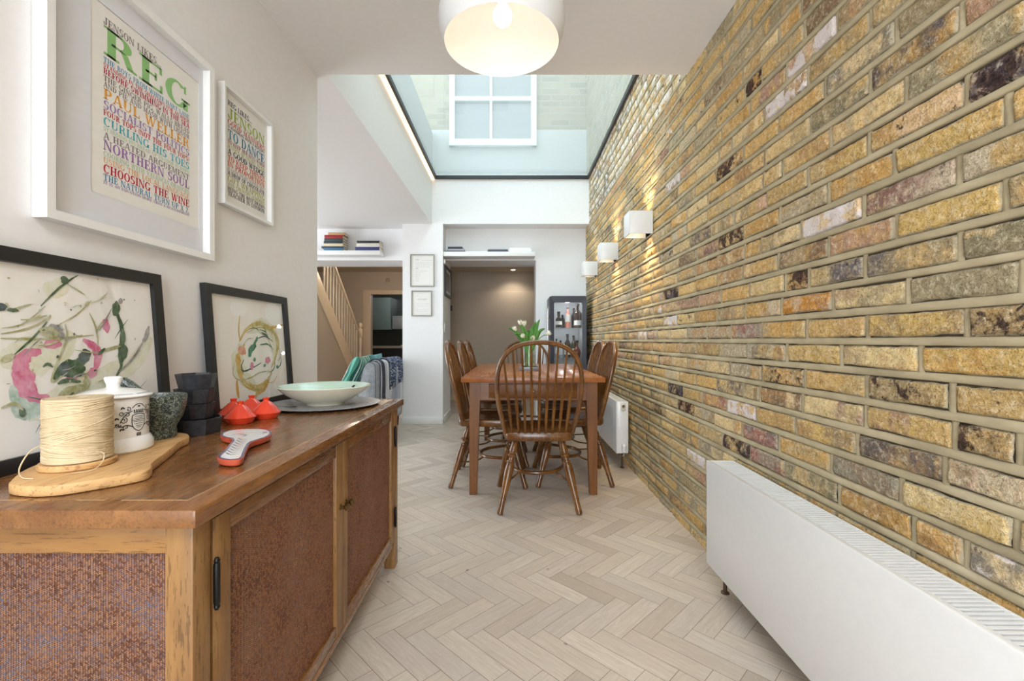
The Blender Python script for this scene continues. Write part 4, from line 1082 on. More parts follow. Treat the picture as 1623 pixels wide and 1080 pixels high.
# platter and wide bowl
def pewter():
    t = NT('hammered_pewter'); co = t.coord(); n = t.noise(co, 26, 3)
    t.set(Base_Color=t.ramp(n, [(.3, lin(146, 147, 152)), (.7, lin(176, 177, 180))]), Roughness=.38, Metallic=.12); return t.mat
c = Vector((-.762, 1.848, Z1))
pt = build('serving_platter', MB().lathe([(0, 0), (.13, 0), (.140, .001), (.205, .0075), (.217, .009), (.218, .011), (.212, .0115), (.150, .0065), (.138, .0045), (0, .004)], 72, c), pewter())
tag(pt, 'large round grey metal platter under the wide pale bowl', 'platter')
bw = thing('serving_bowl', 'wide shallow cream bowl with pale green inside, standing on the grey platter', 'bowl', (c.x, c.y+.004, Z1+.005))
c2_ = bw.location
M['cream_g'] = glaze('cream_glaze', lin(232, 226, 204)); M['cela'] = glaze('celadon_glaze', lin(196, 224, 208))
N_ = 64
build('outside', MB().lathe([(0, .003), (.060, .003), (.064, 0), (.070, 0), (.072, .004), (.078, .010), (.105, .020), (.128, .034), (.150, .048), (.170, .066), (.1785, .0745), (.1775, .0765)], N_, c2_), M['cream_g'], bw)
build('inside', MB().lathe([(.1775, .0765), (.175, .0755), (.150, .057), (.120, .038), (.090, .022), (.050, .014), (0, .013)], N_, c2_), M['cela'], bw)
a = R(62); lf = [(.150, .0572), (.162, .0660)]
mb = MB(); vs = []
for i in range(14):
    t = 2*PI*i/14; rr = .150+.011*math.sin(t)*.6; da = .055*math.cos(t); zq = .0585+(rr-.150)*.73
    vs.append((c2_.x+rr*math.cos(a+da), c2_.y+rr*math.sin(a+da), c2_.z+zq+.001))
mb.add(vs, [tuple(range(14))]); build('leaf_motif', mb, plain('dark_leaf_glaze', lin(40, 44, 40), .3), bw.children[1] if bw.children[1].name.startswith('inside') else bw, smooth=0)
def spoon(x, y, ang, label):  # added metal piece standing in for a bright glint on the platter
    z = Z1+.0072
    mb = MB().lathe([(0, .0006), (.009, .001), (.0145, .0035), (.0138, .0042), (.008, .0022), (0, .0018)], 20, (0, 0, 0))
    mb.v = [(p[0]*1.55, p[1], p[2]) for p in mb.v]
    mb.tube([(.021, 0, .003), (.03, 0, .0042), (.055, 0, .0042), (.068, 0, .003)], [.0025, .002, .0025, .0035], 8, flat=(1, .5))
    mb.xf(Matrix.Translation((x, y, z)) @ Matrix.Rotation(ang, 4, 'Z'))
    tag(build('platter_glint', mb, M['chrome']), label, 'spoon')
spoon(c.x-.088, c.y-.088, R(165), 'small silver spoon on the grey platter, at the left front of the bowl')
spoon(c.x+.108, c.y-.005, R(20), 'small silver spoon on the grey platter, at the right of the bowl')
# ------------------------------------------------------------------ radiators
def radiator(label, y0, y1, x0, x1, z0, z1, pipe_y, slats):
    root = thing('radiator', label, 'radiator', ((x0+x1)/2, (y0+y1)/2, 0))
    build('front_panel', bx(x0, x0+.014, y0, y1, z0, z1, b=.003), M['radw'], root)
    build('back_panel', bx(x1-.014, x1, y0+.01, y1-.01, z0+.01, z1-.01, b=.003), M['radw'], root)
    build('side_cover', bx(x0+.010, x1-.004, y1-.012, y1-.0005, z0+.002, z1-.001, b=.002), M['radw'], root)
    build('side_cover', bx(x0+.010, x1-.004, y0+.0005, y0+.012, z0+.002, z1-.001, b=.002), M['radw'], root)
    build('convector', bx(x0+.03, x1-.03, y0+.03, y1-.03, z0+.02, z1-.06), plain('radiator_inside', lin(92, 92, 94), .6), root)
    mb = MB().box(x0+.013, x0+.021, y0+.011, y1-.011, z1-.016, z1-.0015, b=.002).box(x1-.012, x1-.004, y0+.011, y1-.011, z1-.016, z1-.0015, b=.002)
    n = int((y1-y0)/slats)
    for i in range(n):
        y = y0+.02+(y1-y0-.04)*i/(n-1)
        mb.add([(x0+.02, y-.003, z1-.010), (x0+.02, y-.003, z1-.002), (x1-.011, y-.003, z1-.002), (x1-.011, y-.003, z1-.010), (x0+.02, y+.003, z1-.010), (x0+.02, y+.003, z1-.002), (x1-.011, y+.003, z1-.002), (x1-.011, y+.003, z1-.010)],
               [(0, 1, 2, 3), (4, 7, 6, 5), (0, 4, 5, 1), (3, 2, 6, 7), (0, 3, 7, 4), (1, 5, 6, 2)])
    build('grille', mb, M['radw'], root, smooth=0)
    for py in pipe_y:
        build('pipe', MB().tube([(x0+.055, py, 0), (x0+.055, py, z0+.01)], .0075, 12).lathe([(.0, .0), (.016, 0), (.016, .004), (.009, .007), (0, .007)], 16, (x0+.055, py, .0005)), M['copper'], root)
    for yy in (y0+.22, y1-.22): build('wall_bracket', bx(x1-.004, XR-.008, yy-.02, yy+.02, z0+.06, z1-.06), M['radw'], root)
    return root
M['copper'] = plain('aged_pipe', lin(92, 74, 60), .4, .6)
radiator('low white radiator in the foreground fixed along the brick wall', .34, 1.846, .788, .902, .099, .515, (1.80, .40), .0135)
r2 = radiator('white radiator beyond the dining chairs on the brick wall', 3.528, 5.10, .8095, .905, .1225, .528, (3.575, 5.05), .012)
build('thermostat_dial', MB().lathe([(0, .011), (.012, .011), (.0135, .008), (.0135, 0), (0, 0)], 20, (.862, 3.528, .490), 0, Matrix.Rotation(R(90), 4, 'X')), M['chrome'], r2)
build('dial_cover', bx(.842, .882, 3.524, 3.529, .455, .515, b=.003), plain('cream_plastic', lin(214, 208, 192), .4), r2)
vv = build('valve', MB().lathe([(0, 0), (.014, 0), (.017, .006), (.017, .042), (.019, .046), (.019, .058), (.015, .064), (0, .064)], 20, (.8645, 3.512, .135)), M['gloss'], r2)
build('valve_stem', MB().tube([(.8645, 3.512, .137), (.8645, 3.515, .108), (.8645, 3.54, .100), (.8645, 3.575, .100)], .007, 10), M['chrome'], vv)

# ------------------------------------------------------------------ pendant lamp
PX, PY, PZ = -.036, 1.58, 2.030
pd = thing('pendant_lamp', 'large white dome pendant lamp with a lit bulb hanging from the ceiling', 'lamp', (PX, PY, PZ))
rO = .2015
prof_o = [(rO-.004, 0), (rO+.002, .010), (rO+.013, .040), (rO+.018, .075), (rO+.012, .112), (rO-.010, .150), (rO-.05, .184), (.10, .208), (.05, .219), (.022, .222), (.0, .222)]
prof_i = [(rO-.004, 0), (rO-.002, .012), (rO+.009, .041), (rO+.014, .075), (rO+.008, .110), (rO-.014, .147), (rO-.053, .180), (.098, .203), (.05, .214), (0, .216)]
shade_out = plain('lamp_shade_outside', lin(226, 226, 226), .3, coat=.2)
shade_in = plain('lamp_shade_inside', lin(234, 229, 220), .5)
sh = build('lamp_shade', MB().lathe(prof_o, 72, (PX, PY, PZ), 0).lathe(prof_i, 72, (PX, PY, PZ), 1), [shade_out, shade_in], pd, normals=False)
build('bulb', MB().lathe([(0, 0), (.012, .002), (.024, .010), (.031, .022), (.0335, .035), (.031, .048), (.024, .060), (.017, .070), (.0145, .082), (.0145, .09)], 32, (PX+.003, PY, PZ+.062)), emit('lit_bulb', (1, .95, .86, 1), 3), pd)
build('bulb_holder', MB().lathe([(0, .214), (.03, .214), (.03, .18), (.02, .165), (.018, .15), (0, .15)], 24, (PX+.003, PY, PZ)), plain('holder_cream', lin(240, 225, 196), .5), pd)
build('cord', MB().tube([(PX, PY, PZ+.222), (PX, PY, ZC-.02)], .004, 8), M['gloss'], pd)
build('ceiling_rose', MB().lathe([(0, -.024), (.03, -.024), (.045, -.014), (.048, 0), (0, 0)], 32, (PX, PY, ZC-.0005)), M['gloss'], pd)
light('pendant_light', 'POINT', (PX+.003, PY, PZ+.012), .42, (1, .95, .87), .02)

# ------------------------------------------------------------------ cube wall lights
WL = ['nearest of the three white cube wall lights on the brick wall, largest in view', 'middle one of the three white cube wall lights on the brick wall', 'farthest of the three white cube wall lights, close to the back wall']
for i, (yy, pw) in enumerate(((2.98, 2.6), (3.95, 2.2), (4.90, .5))):
    x0, x1, z0, z1 = .768, XR-.002, 1.702, 1.852
    root = thing('wall_light', WL[i], 'wall light', (XR, yy+.073, z0), 0, 'cube wall lights')
    mb = MB()
    y0, y1 = yy, yy+.146
    th = .006
    for a in ((x0, x0+th, y0, y1), (x1-th, x1, y0, y1), (x0+th, x1-th, y0, y0+th), (x0+th, x1-th, y1-th, y1)): mb.box(a[0], a[1], a[2], a[3], z0, z1, b=.0012)
    build('housing', mb, M['gloss'], root)
    build('lamp_plate', bx(x0+th, x1-th, y0+th, y1-th, z0+.06, z0+.09), emit('warm_lamp_%d' % i, (1, .80, .50, 1), 2.5 if i < 2 else 1.0), root)
    light('wall_light_down', 'SPOT', ((x0+x1)/2+.02, yy+.073, z0+.055), pw*6, (1, .74, .40), .03, rot=(0, R(14), 0), spot=R(110))
    light('wall_light_up', 'SPOT', ((x0+x1)/2+.02, yy+.073, z0+.095), pw*5, (1, .74, .40), .03, rot=(0, R(180-14), 0), spot=R(110))

# ------------------------------------------------------------------ dining table
TY0, TY1, TX0, TX1, TZ = 2.90, 4.645, -.324, .596, .763
tb = thing('dining_table', 'reddish brown wooden dining table with tapered square legs and one end drawer', 'table', (.136, 3.77, 0))
mb = MB()
nb = 5; w_ = (TX1-TX0)/nb
for k in range(nb): mb.box(TX0+w_*k+.0004, TX0+w_*(k+1)-.0004, TY0+.1, TY1-.1, TZ-.031, TZ, b=.0012)
mb.box(TX0, TX1, TY0, TY0+.0995, TZ-.031, TZ, b=.002).box(TX0, TX1, TY1-.0995, TY1, TZ-.031, TZ, b=.002)
build('tabletop', mb, M['tabY'], tb)
def taper_leg(cx, cy, sx, sy):
    # outer edges straight, inner edges taper
    def sec(z, w): return [(cx, cy, z), (cx-sx*w, cy, z), (cx-sx*w, cy-sy*w, z), (cx, cy-sy*w, z)]
    v = sec(0, .048)+sec(.60, .068)+sec(TZ-.031, .070); f = [(0, 1, 2, 3), (8, 9, 10, 11)]
    for k in range(2):
        for i in range(4): f.append((k*4+i, k*4+(i+1) % 4, k*4+4+(i+1) % 4, k*4+4+i))
    build('leg', MB().add(v, f), M['tabZ'], tb, smooth=0)
lx0, lx1, ly0, ly1 = -.276, .552, 2.944, 4.60
for (x, y, sx, sy) in ((lx0, ly0, -1, -1), (lx1, ly0, 1, -1), (lx0, ly1, -1, 1), (lx1, ly1, 1, 1)): taper_leg(x, y, sx, sy)
az0, az1 = .612, TZ-.0315
build('apron', MB().box(lx0+.069, -.150, ly0+.008, ly0+.03, az0, az1).box(.422, lx1-.069, ly0+.008, ly0+.03, az0, az1).box(-.150, .422, ly0+.008, ly0+.03, az0, az0+.014).box(-.150, .422, ly0+.008, ly0+.03, az1-.012, az1), M['tabX'], tb)
build('apron', bx(lx0+.069, lx1-.069, ly1-.03, ly1-.008, az0, az1), M['tabX'], tb)
build('apron', bx(lx0+.008, lx0+.03, ly0+.069, ly1-.069, az0, az1), M['tabY'], tb)
build('apron', bx(lx1-.03, lx1-.008, ly0+.069, ly1-.069, az0, az1), M['tabY'], tb)
dw = build('drawer', MB().box(-.1485, .4205, ly0+.006, ly0+.026, az0+.0155, az1-.0135, b=.0015).box(-.14, .41, ly0+.026, ly0+.4, az0+.018, az0+.028), M['tabX'], tb)
build('knob', MB().lathe([(0, .024), (.007, .024), (.012, .018), (.0115, .013), (.006, .009), (.006, .002), (.011, 0), (0, -.002)], 20, (.137, ly0+.006, .672), 0, Matrix.Rotation(R(90), 4, 'X')), M['brass'], dw)

# ------------------------------------------------------------------ windsor chairs
def hoop_pts():
    P_ = [(.197, .455), (.212, .52), (.232, .61), (.243, .70), (.243, .78), (.228, .86), (.190, .925), (.130, .967), (.065, .985), (0, .990)]
    full = P_+[(-x, z) for x, z in P_[-2::-1]]
    def yb(z): t = (z-.455)/.535; return -.165-.105*t-.02*t*t
    return curve([(x, yb(z), z) for x, z in full], 6), yb
def make_chair(label):
    root = thing('windsor_chair', label, 'chair', (0, 0, 0), 0, 'windsor chairs round the table')
    W = M['chair']
    # saddle seat
    sp_ = smooth_loop([(-.15, -.200), (0, -.212), (.15, -.200), (.198, -.165), (.212, -.05), (.222, .10), (.212, .20), (.15, .228), (0, .235), (-.15, .228), (-.212, .20), (-.222, .10), (-.212, -.05), (-.198, -.165)], 4)
    n = len(sp_); v = []; f = []
    rings = [(.80, .408), (.95, .412), (.99, .422), (1.0, .434), (1.0, .446), (.985, .456), (.95, .4605), (.85, .457), (.65, .4505), (.4, .448), (.15, .449)]
    for s_, z in rings:
        for x, y in sp_:
            z2 = z
            if s_ < .9 and z > .44: z2 = z+(.010*(1-abs(x)/.2)*max(0, (y-.02)/.2) if s_ > .3 else 0)
            v.append((x*s_, y*s_, z2))
    for k in range(len(rings)-1):
        for i in range(n): f.append((k*n+i, k*n+(i+1) % n, (k+1)*n+(i+1) % n, (k+1)*n+i))
    f.append(tuple(range(n))); f.append(tuple((len(rings)-1)*n+i for i in range(n)))
    build('seat', MB().add(v, f), W, root, world=False)
    hp, yb = hoop_pts()
    build('hoop_back', MB().tube(hp, .0145, 10, flat=(.95, 1.15)), W, root, world=False)
    N = 9
    half = [p for p in hp[:len(hp)//2+1]]
    for k in range(N):
        xb = -.158+.316*k/(N-1)
        xt = xb*1.30
        zt = .988
        for a, b in zip(half, half[1:]):
            if min(a.x, b.x) <= abs(xt) <= max(a.x, b.x) and a.z > .7: zt = a.z+(b.z-a.z)*((abs(xt)-a.x)/((b.x-a.x) or 1))
        yb0 = -.178+.012*(abs(xb)/.158)**2
        p0, p1 = Vector((xb, yb0, .45)), Vector((xt, yb(zt), zt))
        qs = [p0+(p1-p0)*t for t in (0, .12, .3, .45, .75, 1)]
        build('spindle', MB().tube(qs, [.0065, .0078, .0098, .0085, .0065, .0055], 8), W, root, world=False)
    def turned(p0, p1):
        p0, p1 = Vector(p0), Vector(p1); L = (p1-p0).length
        prof = [(0, .0115), (.03, .013), (.10, .017), (.165, .0205), (.185, .020), (.192, .0165), (.205, .0165), (.215, .021), (.235, .0235), (.255, .021), (.262, .014), (.285, .0125), (.30, .0135), (.308, .0205), (.325, .0215), (.335, .0185), (.36, .021), (.44, .0235), (.52, .0225), (.65, .0185), (.78, .0145), (.795, .0145), (.80, .0172), (.815, .0172), (.82, .0145), (.90, .0150), (.98, .0158), (1, .0145)]
        z = (p0-p1).normalized(); rot = z.to_track_quat('Z', 'Y').to_matrix().to_4x4()
        return MB().lathe([(0, L)]+[(r_*1.16, L*(1-t)) for t, r_ in prof]+[(0, 0)], 16, p1, 0, rot)
    tops = {(-1, -1): (-.135, -.125, .415), (1, -1): (.135, -.125, .415), (-1, 1): (-.15, .15, .415), (1, 1): (.15, .15, .415)}
    feet = {(-1, -1): (-.229, -.245, .0042), (1, -1): (.229, -.245, .0042), (-1, 1): (-.245, .265, .0042), (1, 1): (.245, .265, .0042)}
    for k in tops: build('leg', turned(tops[k], feet[k]), W, root, world=False)
    def legpt(k, z): a, b = Vector(tops[k]), Vector(feet[k]); t = (a.z-z)/(a.z-b.z); return a+(b-a)*t
    a, b = legpt((-1, 1), .20), legpt((1, 1), .20)
    pts = curve([a, (-.175, .10, .193), (-.115, -.015, .188), (0, -.055, .186), (.115, -.015, .188), (.175, .10, .193), b], 8)
    build('stretcher', MB().tube(pts, [.009+.003*math.sin(PI*i/(len(pts)-1)) for i in range(len(pts))], 10), W, root, world=False)
    for s_ in (-1, 1):
        q = legpt((s_, -1), .165)
        build('stretcher_spur', MB().tube(curve([q, (s_*.15, -.08, .168), (s_*.108, -.025, .187)], 5), .0058, 8), W, root, world=False)
    return root
CH = [((.158, 2.85), 0, 'nearest windsor chair, its back to the camera at the drawer end of the table'),
      ((-.172, 3.30), -90, 'windsor chair on the left side of the table closest to the camera'),
      ((-.145, 3.815), -90, 'middle windsor chair on the left side of the table'),
      ((-.140, 4.335), -90, 'windsor chair on the left side of the table farthest from the camera'),
      ((.440, 3.33), 90, 'windsor chair on the right side of the table closest to the camera'),
      ((.466, 3.87), 90, 'windsor chair on the right side of the table, second from the camera'),
      ((.150, 4.84), 180, 'windsor chair at the far end of the table, facing the camera')]
ch0 = None
for (x, y), a, lb in CH:
    if ch0 is None: o = ch0 = make_chair(lb)
    else: o = copy_tree(ch0); o['label'] = lb
    o.location = (x, y, 0); o.rotation_euler = (0, 0, R(a))

# ------------------------------------------------------------------ vase of tulips
vc = Vector((.135, 3.63, TZ+.0006))
tray = build('square_tray', MB().box(vc.x-.076, vc.x+.076, vc.y-.076, vc.y+.076, vc.z, vc.z+.006, b=.002).box(vc.x-.076, vc.x-.070, vc.y-.076, vc.y+.076, vc.z+.004, vc.z+.030, b=.0015).box(vc.x+.070, vc.x+.076, vc.y-.076, vc.y+.076, vc.z+.004, vc.z+.030, b=.0015).box(vc.x-.07, vc.x+.07, vc.y-.076, vc.y-.070, vc.z+.004, vc.z+.030, b=.0015).box(vc.x-.07, vc.x+.07, vc.y+.070, vc.y+.076, vc.z+.004, vc.z+.030, b=.0015), plain('grey_zinc', lin(128, 132, 136), .4, .5))
tag(tray, 'small square grey tray under the glass vase on the dining table', 'tray')
vs_ = thing('glass_vase', 'clear glass cylinder vase of tulip stems on the dining table', 'vase', (vc.x, vc.y, vc.z+.0065))
b_ = vs_.location
build('glass', MB().lathe([(0, 0), (.053, 0), (.056, .004), (.056, .21), (.0535, .21), (.0535, .008), (0, .008)], 40, b_), M['glass'], vs_)
def water_mat():
    return clear('vase_water', (.90, .96, .88, 1), .03)
build('water', MB().lathe([(0, .0085), (.053, .0085), (.053, .12), (0, .12)], 40, b_), water_mat(), vs_)
def stem_mat(n, a, b):
    t = NT(n); co = t.coord(); nz = t.noise(t.mapv(co, (40, 40, 6)), 2, 3)
    t.set(Base_Color=t.ramp(nz, [(.3, lin(*a)), (.7, lin(*b))]), Roughness=.45); return t.mat
M['stem'] = stem_mat('tulip_stem', (86, 140, 50), (130, 176, 84)); M['leaf'] = stem_mat('tulip_leaf', (46, 110, 44), (104, 164, 82))
M['petal'] = stem_mat('tulip_petal', (228, 230, 206), (248, 247, 238))
def bloom(mb, p, d, s):
    z = d.normalized(); rot = z.to_track_quat('Z', 'Y').to_matrix().to_4x4()
    for k in range(6):
        a = 2*PI*k/6+.2; ro = 1.0 if k % 2 else .88
        def fn(u, v, a=a, ro=ro):
            w = math.sin(PI*min(1, v*1.02+.06))**.7*.62
            rr = s*.5*ro*(.25+1.0*math.sin(PI*min(v*.62+.06, 1))); ang = a+(u-.5)*2*w*1.15
            tip = .06*s*(1-4*(u-.5)**2)*(v**4)
            q = Vector((rr*math.cos(ang), rr*math.sin(ang), s*1.55*v-.12*s*(2*u-1)**2*v*v+tip))
            return p+(rot@q)
        mb.grid(fn, 7, 9)
def blade(mb, pts, w):
    q = curve(pts, 6); n = len(q); vs = []
    for i, p in enumerate(q):
        d = (q[min(i+1, n-1)]-q[max(i-1, 0)]).normalized(); t = i/(n-1)
        sd = d.cross(Vector((0, 1, .15))).normalized(); nn = sd.cross(d)
        ww = w*math.sin(PI*min(.08+t*.92, 1))**.75*(.5 if t > .95 else 1)
        vs += [p-sd*ww+nn*ww*.35, p+nn*0, p+sd*ww+nn*ww*.35]
    fs = []
    for i in range(n-1):
        for k in range(2): fs.append((3*i+k, 3*i+k+1, 3*i+k+4, 3*i+k+3))
    mb.add(vs, fs)
TU = [((825.5, 512), 3.60, 'tallest white tulip, left one of the pair at the top of the vase', [(806, 521)]),
      ((831.5, 513.5), 3.64, 'white tulip just right of the tallest one at the top of the vase', [(822, 512)]),
      ((818.5, 521), 3.58, 'white tulip leaning out at the left of the vase', [(804.5, 520.5), (815, 530)]),
      ((831, 531), 3.55, 'low white tulip bud left of centre over the vase rim', [(838, 524)]),
      ((843, 533), 3.55, 'low white tulip bud right of centre over the vase rim', [(850, 510)]),
      ((865.5, 527.5), 3.60, 'white tulip drooping out at the right of the vase', [(864, 521), (855.5, 506)]),
      ((840, 545), 3.68, 'white tulip lowest among the leaves in the middle of the vase', [(846, 516)])]
rb = random.Random(8)
for i, ((px, py), yy, lb, lv) in enumerate(TU):
    head = at(px, py, yy)
    root = thing('tulip', lb, 'tulip', (b_.x, b_.y, b_.z+.01), 0, 'white tulips in the glass vase')
    foot = Vector((b_.x-(head.x-b_.x)*.25+rb.uniform(-.02, .02), b_.y+rb.uniform(-.03, .03), b_.z+.012))
    rim = Vector((b_.x+max(-.038, min(.038, (head.x-b_.x)*.45)), b_.y+max(-.035, min(.035, (head.y-b_.y)*.5)), b_.z+.20))
    hb = head-Vector((0, 0, .018))
    pts = curve([foot, (foot+rim)/2+Vector((rb.uniform(-.006, .006), 0, 0)), rim, hb+(rim-hb)*.3+Vector((0, 0, .012)), hb], 6)
    build('stem', MB().tube(pts, .0034, 8), M['stem'], root)
    mb = MB(); bloom(mb, hb, (pts[-1]-pts[-4]).normalized()+Vector((0, 0, .5)), .030); build('bloom', mb, M['petal'], root)
    for lx, ly in lv:
        mb = MB(); tip = at(lx, ly, yy+rb.uniform(-.05, .05))
        mid = rim+(tip-rim)*.5+Vector((0, 0, .035))
        blade(mb, [foot+(rim-foot)*.45, rim+Vector((0, 0, -.01)), mid, tip], .0155); build('leaf', mb, M['leaf'], root)

# ------------------------------------------------------------------ drinks fridge
fx0, fx1, fy0, fy1, fz0, fz1 = .437, .855, 5.22, 5.685, .03, 1.512
M['navy'] = plain('navy_enamel', lin(34, 40, 54), .35)
M['fin'] = plain('fridge_inside', lin(206, 210, 214), .4)
fr = thing('drinks_fridge', 'tall dark navy drinks fridge with a glass door against the back wall', 'fridge', ((fx0+fx1)/2, (fy0+fy1)/2, 0))
mb = MB().box(fx0, fx0+.03, fy0+.05, fy1, fz0, fz1, b=.006).box(fx1-.03, fx1, fy0+.05, fy1, fz0, fz1, b=.006).box(fx0+.03, fx1-.03, fy0+.05, fy1, fz1-.035, fz1, b=.004).box(fx0+.03, fx1-.03, fy0+.05, fy1, fz0, fz0+.25).box(fx0+.03, fx1-.03, fy1-.02, fy1, fz0+.25, fz1-.035)
cs = build('cabinet', mb, M['navy'], fr)
build('lining', MB().box(fx0+.0302, fx0+.036, fy0+.055, fy1-.02, fz0+.25, fz1-.036).box(fx1-.036, fx1-.0302, fy0+.055, fy1-.02, fz0+.25, fz1-.036).box(fx0+.036, fx1-.036, fy1-.026, fy1-.0202, fz0+.25, fz1-.036).box(fx0+.036, fx1-.036, fy0+.055, fy1-.026, fz1-.04, fz1-.0355), M['fin'], cs)
SH = (1.150, .800, .50)
for z in SH: build('shelf', bx(fx0+.037, fx1-.037, fy0+.07, fy1-.03, z-.008, z, b=.001), M['glass'], fr)
def rounded_rect(x0, x1, z0, z1, r_, n=6):
    o = []
    for cx_, cz_, a0 in ((x1-r_, z1-r_, 0), (x0+r_, z1-r_, 90), (x0+r_, z0+r_, 180), (x1-r_, z0+r_, 270)):
        for i in range(n+1): a = R(a0+90*i/n); o.append((cx_+r_*math.cos(a), cz_+r_*math.sin(a)))
    return o
oo, ii = rounded_rect(fx0, fx1, fz0+.05, fz1, .022), rounded_rect(fx0+.046, fx1-.046, fz0+.3, fz1-.075, .012)
n = len(oo); v = [(x, fy0, z) for x, z in oo]+[(x, fy0+.045, z) for x, z in oo]+[(x, fy0+.003, z) for x, z in ii]+[(x, fy0+.045, z) for x, z in ii]
f = []
for i in range(n):
    k = (i+1) % n
    f += [(i, k, 2*n+k, 2*n+i), (i, k, n+k, n+i), (2*n+i, 2*n+k, 3*n+k, 3*n+i), (n+i, n+k, 3*n+k, 3*n+i)]
dr_ = build('door', MB().add(v, f), M['navy'], fr)
build('door_glass', bx(fx0+.04, fx1-.04, fy0+.02, fy0+.026, fz0+.29, fz1-.07), clear('fridge_door_glass', (.86, .88, .9, 1), .05), dr_)
build('handle', MB().tube(curve([(fx0-.001, fy0+.015, 1.37), (fx0-.022, fy0+.012, 1.36), (fx0-.024, fy0+.012, 1.0), (fx0-.022, fy0+.012, .66), (fx0-.001, fy0+.015, .65)], 6), .006, 10), M['chrome'], dr_)
build('hinge', bx(fx0-.012, fx0+.002, fy0+.02, fy0+.05, 1.255, 1.29), M['black'], fr)
for x, y in ((fx0+.04, fy0+.09), (fx1-.04, fy0+.09), (fx0+.04, fy1-.04), (fx1-.04, fy1-.04)): build('foot', MB().lathe([(0, 0), (.016, 0), (.016, .031), (0, .031)], 12, (x, y, 0)), M['iron'], fr)
GL = {k: plain(k+'_bottle_glass', c, .12, coat=.4) for k, c in [('dark', lin(26, 24, 28)), ('amber', lin(120, 62, 40)), ('brown', lin(52, 34, 28)), ('olive', lin(56, 58, 34)), ('pale', lin(170, 178, 182)), ('cognac', lin(110, 48, 30)), ('blush', lin(176, 108, 92))]}
LBm = plain('paper_label', lin(232, 230, 226), .7); CP = plain('bottle_cap', lin(30, 28, 30), .4)
def bottle(x, y, z, r_, h, g, label_z, shape, lb):
    root = thing('bottle', lb, 'bottle', (x, y, z), 0, 'bottles in the drinks fridge')
    if shape == 'wine': pr = [(0, 0), (r_, 0), (r_, h*.58), (r_*.8, h*.66), (r_*.38, h*.75), (r_*.36, h*.94), (0, h*.94)]
    elif shape == 'squat': pr = [(0, 0), (r_*.9, 0), (r_, h*.05), (r_, h*.50), (r_*.85, h*.58), (r_*.4, h*.64), (r_*.36, h*.78), (0, h*.78)]
    elif shape == 'round': pr = [(0, 0), (r_*.7, 0), (r_*.95, h*.12), (r_, h*.28), (r_*.9, h*.45), (r_*.5, h*.6), (r_*.34, h*.66), (r_*.3, h*.88), (0, h*.88)]
    else: pr = [(0, 0), (r_, 0), (r_, h*.66), (r_*.6, h*.74), (r_*.42, h*.78), (r_*.42, h*.9), (0, h*.9)]
    b = build('body', MB().lathe(pr, 20, (x, y, z)), GL[g], root)
    top = {'wine': .94, 'squat': .78, 'round': .88}.get(shape, .9)
    build('cap', MB().lathe([(0, h*(top-.04)), (r_*.46, h*(top-.04)), (r_*.48, h), (0, h)], 16, (x, y, z)), CP, root)
    if label_z:
        build('paper_label', MB().lathe([(r_*1.012, h*label_z[0]), (r_*1.012, h*label_z[1])], 20, (x, y, z)), LBm, b)
y1_, y2_ = 5.36, 5.46
fX = lambda px, y: (px-CX)*y/F
for px, y, z, r_, h, g, lz, shp, lb in [
    (885.5, y1_, SH[0], .038, .19, 'dark', (.18, .40), 'squat', 'squat dark bottle at the left of the upper fridge shelf'),
    (899.8, y1_, SH[0], .031, .245, 'blush', (.28, .62), 'wine', 'slim bottle with a tall white label in the middle of the upper fridge shelf'),
    (915.5, y1_, SH[0], .042, .285, 'brown', (.10, .30), 'wine', 'tall brown bottle at the right of the upper fridge shelf'),
    (909.5, y2_+.05, SH[0], .030, .24, 'dark', None, 'wine', 'dark bottle behind the tall brown one on the upper fridge shelf'),
    (891.5, y2_+.05, SH[0], .028, .16, 'dark', None, 'straight', 'short dark bottle behind the squat one on the upper fridge shelf'),
    (882.0, y2_, SH[1], .024, .22, 'pale', (.2, .5), 'straight', 'pale bottle at the far left of the second fridge shelf'),
    (888.5, y1_, SH[1], .026, .20, 'pale', (.15, .55), 'straight', 'clear bottle with pale label at the left of the second fridge shelf'),
    (899.5, y1_, SH[1], .037, .275, 'dark', (.12, .36), 'wine', 'tall black wine bottle in the middle of the second fridge shelf'),
    (909.0, y2_, SH[1], .030, .26, 'olive', (.15, .4), 'wine', 'olive green bottle right of the black wine bottle on the second shelf'),
    (914.5, y1_, SH[1], .042, .20, 'cognac', None, 'round', 'round amber cognac bottle at the right of the second fridge shelf')]:
    bottle(fX(px, y), y, z+.0006, r_, h, g, lz, shp, lb)

light('fridge_lamp', 'POINT', ((fx0+fx1)/2, 5.30, fz1-.10), 1.3, (1, .98, .95), .02)
light('fridge_lamp', 'POINT', ((fx0+fx1)/2, 5.30, 1.10), .6, (1, .98, .95), .02)
